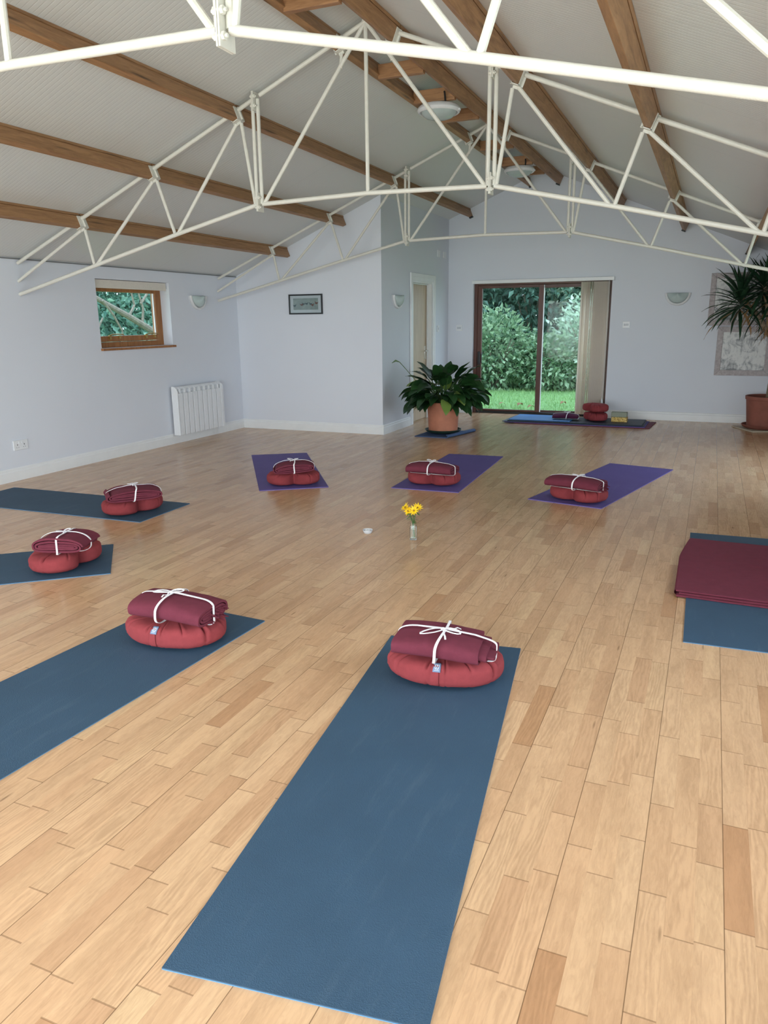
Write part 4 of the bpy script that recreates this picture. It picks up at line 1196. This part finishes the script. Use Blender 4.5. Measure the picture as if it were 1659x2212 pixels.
def shrub(name, label, c, rad, n, lsize, mat, seed, group='garden shrubs', trunk=True, flat=None):
    """ellipsoid crown of separate leaves around forked twigs"""
    random.seed(seed)
    t = thing(name, label, 'shrub' if name == 'shrub' else 'tree', (c[0], c[1], -.121), 0, group)
    cz = c[2] + .121; m = MB(); rx, ry, rz = rad
    hub = Vector((0,0,cz))
    for k in range(n):
        # direction on a sphere, mostly the shell
        z = random.uniform(-1,1); a = random.uniform(0,2*PI); q = math.sqrt(1-z*z)
        d = Vector((q*math.cos(a), q*math.sin(a), z))
        lump = 1 + .22*noise.noise(d*2.3 + Vector((seed,0,0))) + .14*noise.noise(d*5. + Vector((0,seed,0)))
        r = lump*(random.random()**.28)
        p = hub + Vector((d.x*rx, d.y*ry, d.z*rz))*r
        if p.z < .03: continue
        s = lsize*random.uniform(.6,1.25)
        f = (d + Vector((random.uniform(-1,1), random.uniform(-1,1), random.uniform(-.9,.5)))).normalized()
        sd = f.cross(Vector((random.uniform(-1,1), random.uniform(-1,1), random.uniform(.2,1)))).normalized(); up = sd.cross(f)
        w = s*random.uniform(.2,.34)
        m.add([p, p+f*s*.4+sd*w+up*.12*s, p+f*s, p+f*s*.4-sd*w+up*.12*s, p+f*s*.5], [(0,1,4),(1,2,4),(2,3,4),(3,0,4)])
    m.build('foliage', mat, t, smooth=False)
    if trunk:
        tw = MB()
        for k in range(9):
            a = random.uniform(0,2*PI); e = Vector((math.cos(a)*rx*.75, math.sin(a)*ry*.75, cz + rz*random.uniform(-.2,.8)))
            tw.tube([(math.cos(a)*.08, math.sin(a)*.08, 0), e*.45+Vector((0,0,.1)), e], [.035,.022,.008], 6)
        tw.build('twigs', M_twig, t)
    return t
M_twig = plain('grey brown bark', '827a68', .9, .25, 22, bump=.5, bs=.01)
SH = [
 ((-5.6,17.4,.62),(1.4,1.0,.95),3300,.15,L2,'dark shrub at the left of the lawn, seen through the sliding panel'),
 ((-4.55,17.1,.6),(1.0,.85,1.0),3300,.13,L2,'bright nettle-like shrub at the lawn edge, left of the door mullion'),
 ((-3.35,17.2,.4),(.95,.8,.7),3000,.13,L2,'low dark shrub at the lawn edge beside the door mullion'),
 ((-2.35,17.4,.8),(1.0,.85,1.15),3300,.13,L3,'pale green shrub at the lawn edge, right of the door mullion'),
 ((-1.2,17.6,.8),(1.1,.9,1.2),2600,.14,L2,'mid green shrub behind the louvre blind'),
]
for i, (c, r_, n_, ls, mt, lb) in enumerate(SH): shrub('shrub', lb, c, r_, n_, ls, mt, 40+i)
TR = [
 ((-6.4,19.6,2.9),(2.0,1.5,2.6),4600,.2,LT,'dark tree crown behind the shrubs, upper left of the glass door'),
 ((-4.1,19.8,3.1),(1.9,1.4,2.7),5200,.2,LT,'broad leaved dark tree behind the shrubs, centre of the glass door'),
 ((-2.3,19.8,2.9),(1.7,1.4,2.6),4600,.19,L3,'silvery green tree behind the shrubs, right half of the glass door'),
 ((-.5,20.2,3.0),(1.9,1.4,2.7),3000,.2,LT,'green tree mostly hidden by the louvre blind'),
 ((-5.2,23.2,3.2),(2.8,1.4,3.4),6500,.36,LT,'tall dark tree farthest back, left half of the glass door'),
 ((-2.0,23.4,3.2),(2.8,1.4,3.4),6500,.36,LT,'tall tree farthest back, right half of the glass door'),
]
for i, (c, r_, n_, ls, mt, lb) in enumerate(TR): shrub('garden_tree', lb, c, r_, n_, ls, mt, 60+i, 'garden trees')
# evergreen and bare branches outside the small window
shrub('garden_tree', 'glossy evergreen seen through the small pine window', (-11.2,12.1,2.0), (1.9,2.6,2.3), 14000, .17, L4, 71, 'garden trees')
shrub('garden_tree', 'dense evergreen behind the one at the small window', (-12.6,13.8,2.3), (2.2,3.2,3.0), 9000, .26, L4, 72, 'garden trees')
random.seed(8)
bt = thing('fallen_branch', 'lichened leaning branch outside the small pine window', 'branch', (-8.6, 9.6, 0))
def bp(y, z, x=0.): return (x, y-9.6, z)
m = MB(); m.tube([bp(10.75,.9,.25), bp(10.35,1.22,.12), bp(9.85,1.5), bp(9.35,1.72,-.05), bp(8.7,2.02,-.1), bp(8.2,2.25,-.1)], [.068,.058,.05,.04,.03,.024], 10)
m.build('limb', M_twig, bt)
m = MB()
for ps in ([bp(9.25,1.76), bp(9.45,1.55), bp(9.62,1.3), bp(9.6,1.05)], [bp(10.1,1.38), bp(10.15,1.65), bp(10.05,1.95), bp(9.8,2.3)], [bp(10.1,1.72), bp(10.35,1.95), bp(10.6,2.1)], [bp(10.3,1.25), bp(10.28,1.0), bp(10.35,.8)],
           [bp(9.8,1.52), bp(9.95,1.7), bp(9.9,1.9)], [bp(9.0,1.1), bp(9.1,1.35), bp(9.22,1.5)], [bp(9.0,1.12), bp(9.3,1.0), bp(9.6,.98)]):
    m.tube(ps, [.022,.018,.014,.01][:len(ps)], 7)
m.build('twigs', M_twig, bt)
shrub('shrub', 'light green sapling at the foot of the leaning branch', (-8.3,10.35,.85), (.35,.5,.38), 420, .14, L3, 75)
M_fall = mat_leaf('fallen leaf', '7a4a34', '9a6a48', .8, .1)
for k in range(7):
    random.seed(90+k); m = MB(); a = random.uniform(0,6); s = .14
    m.grid(lambda u, v: (s*(u-.5), .05*math.sin(PI*u)*(v-.5)*2, .05*(1-(2*u-1)**2)), 8, 2)
    o = m.build('fallen_leaf', M_fall, None, loc=(-4.1+k*.34+random.uniform(-.1,.1), 13.2+random.uniform(-.4,.7), -.09)); o.rotation_euler.z = a*.2
    tag(o, 'curled brown leaf lying on the lawn outside the glass door', 'leaf', 'fallen leaves on the lawn')

# ------------------------------------------------------------------ light
sc = bpy.context.scene
w = bpy.data.worlds.new('overcast sky'); sc.world = w; w.use_nodes = True
nt = w.node_tree; bg = nt.nodes['Background']
tc = nt.nodes.new('ShaderNodeTexCoord'); sp = nt.nodes.new('ShaderNodeSeparateXYZ'); rp = nt.nodes.new('ShaderNodeValToRGB')
nt.links.new(tc.outputs['Generated'], sp.inputs[0]); nt.links.new(sp.outputs[2], rp.inputs[0]); nt.links.new(rp.outputs[0], bg.inputs['Color'])
rp.color_ramp.elements[0].color = (.62,.70,.78,1); rp.color_ramp.elements[1].color = (.55,.72,1.0,1)
SKY = 5.2
bg.inputs['Strength'].default_value = SKY
def area(name, loc, rot, sx, sy, power, col):
    l = bpy.data.lights.new(name, 'AREA'); l.shape = 'RECTANGLE'; l.size = sx; l.size_y = sy; l.energy = power; l.color = col
    o = bpy.data.objects.new(name, l); C.objects.link(o); o.location = loc; o.rotation_euler = rot; return o
# daylight entering through the wide glazing behind the camera and the window in the right wall
area('daylight_front', ((FX0+FX1)/2, yF-.45, 1.05), (PI/2,0,0), FX1-FX0, 1.9, 370, (1,.985,.97))
area('daylight_right', (xR+.55, (RY0+RY1)/2, (RZ0+RZ1)/2+.1), (PI/2,0,PI/2), RY1-RY0, RZ1-RZ0, 70, (.88,.94,1))
area('fill_side', (xR+.55, (GY0+GY1)/2, 1.05), (PI/2,0,PI/2), GY1-GY0, 1.95, 25, (.80,.90,1))  # added fill lamp for the far end, outside the added glazing

# ------------------------------------------------------------------ camera
cam = bpy.data.cameras.new('camera'); co = bpy.data.objects.new('camera', cam); C.objects.link(co)
yaw, pitch, roll, f_px = .4055, .2498, -.0106, 1622.7
cy_, sy_, cp, sp_ = math.cos(yaw), math.sin(yaw), math.cos(pitch), math.sin(pitch)
fw = Vector((-sy_*cp, cy_*cp, -sp_)); rt = Vector((cy_, sy_, 0)); up = rt.cross(fw)
r2 = rt*math.cos(roll) + up*math.sin(roll); u2 = -rt*math.sin(roll) + up*math.cos(roll)
Mx = Matrix.Identity(4)
for i in range(3):
    Mx[i][0] = r2[i]; Mx[i][1] = u2[i]; Mx[i][2] = -fw[i]
Mx[2][3] = 1.4201
co.matrix_world = Mx
cam.sensor_fit = 'HORIZONTAL'; cam.sensor_width = 36; cam.lens = 36*f_px/1659; cam.clip_start = .05; cam.clip_end = 200
sc.camera = co
vs_ = sc.view_settings; vs_.view_transform = 'Standard'; vs_.look = 'None'; vs_.exposure = -.12; vs_.gamma = 1; vs_.use_curve_mapping = False
sc.cycles.max_bounces = 10; sc.cycles.diffuse_bounces = 6; sc.cycles.transparent_max_bounces = 16
sc.cycles.use_denoising = True
sc.cycles.sample_clamp_indirect = 6
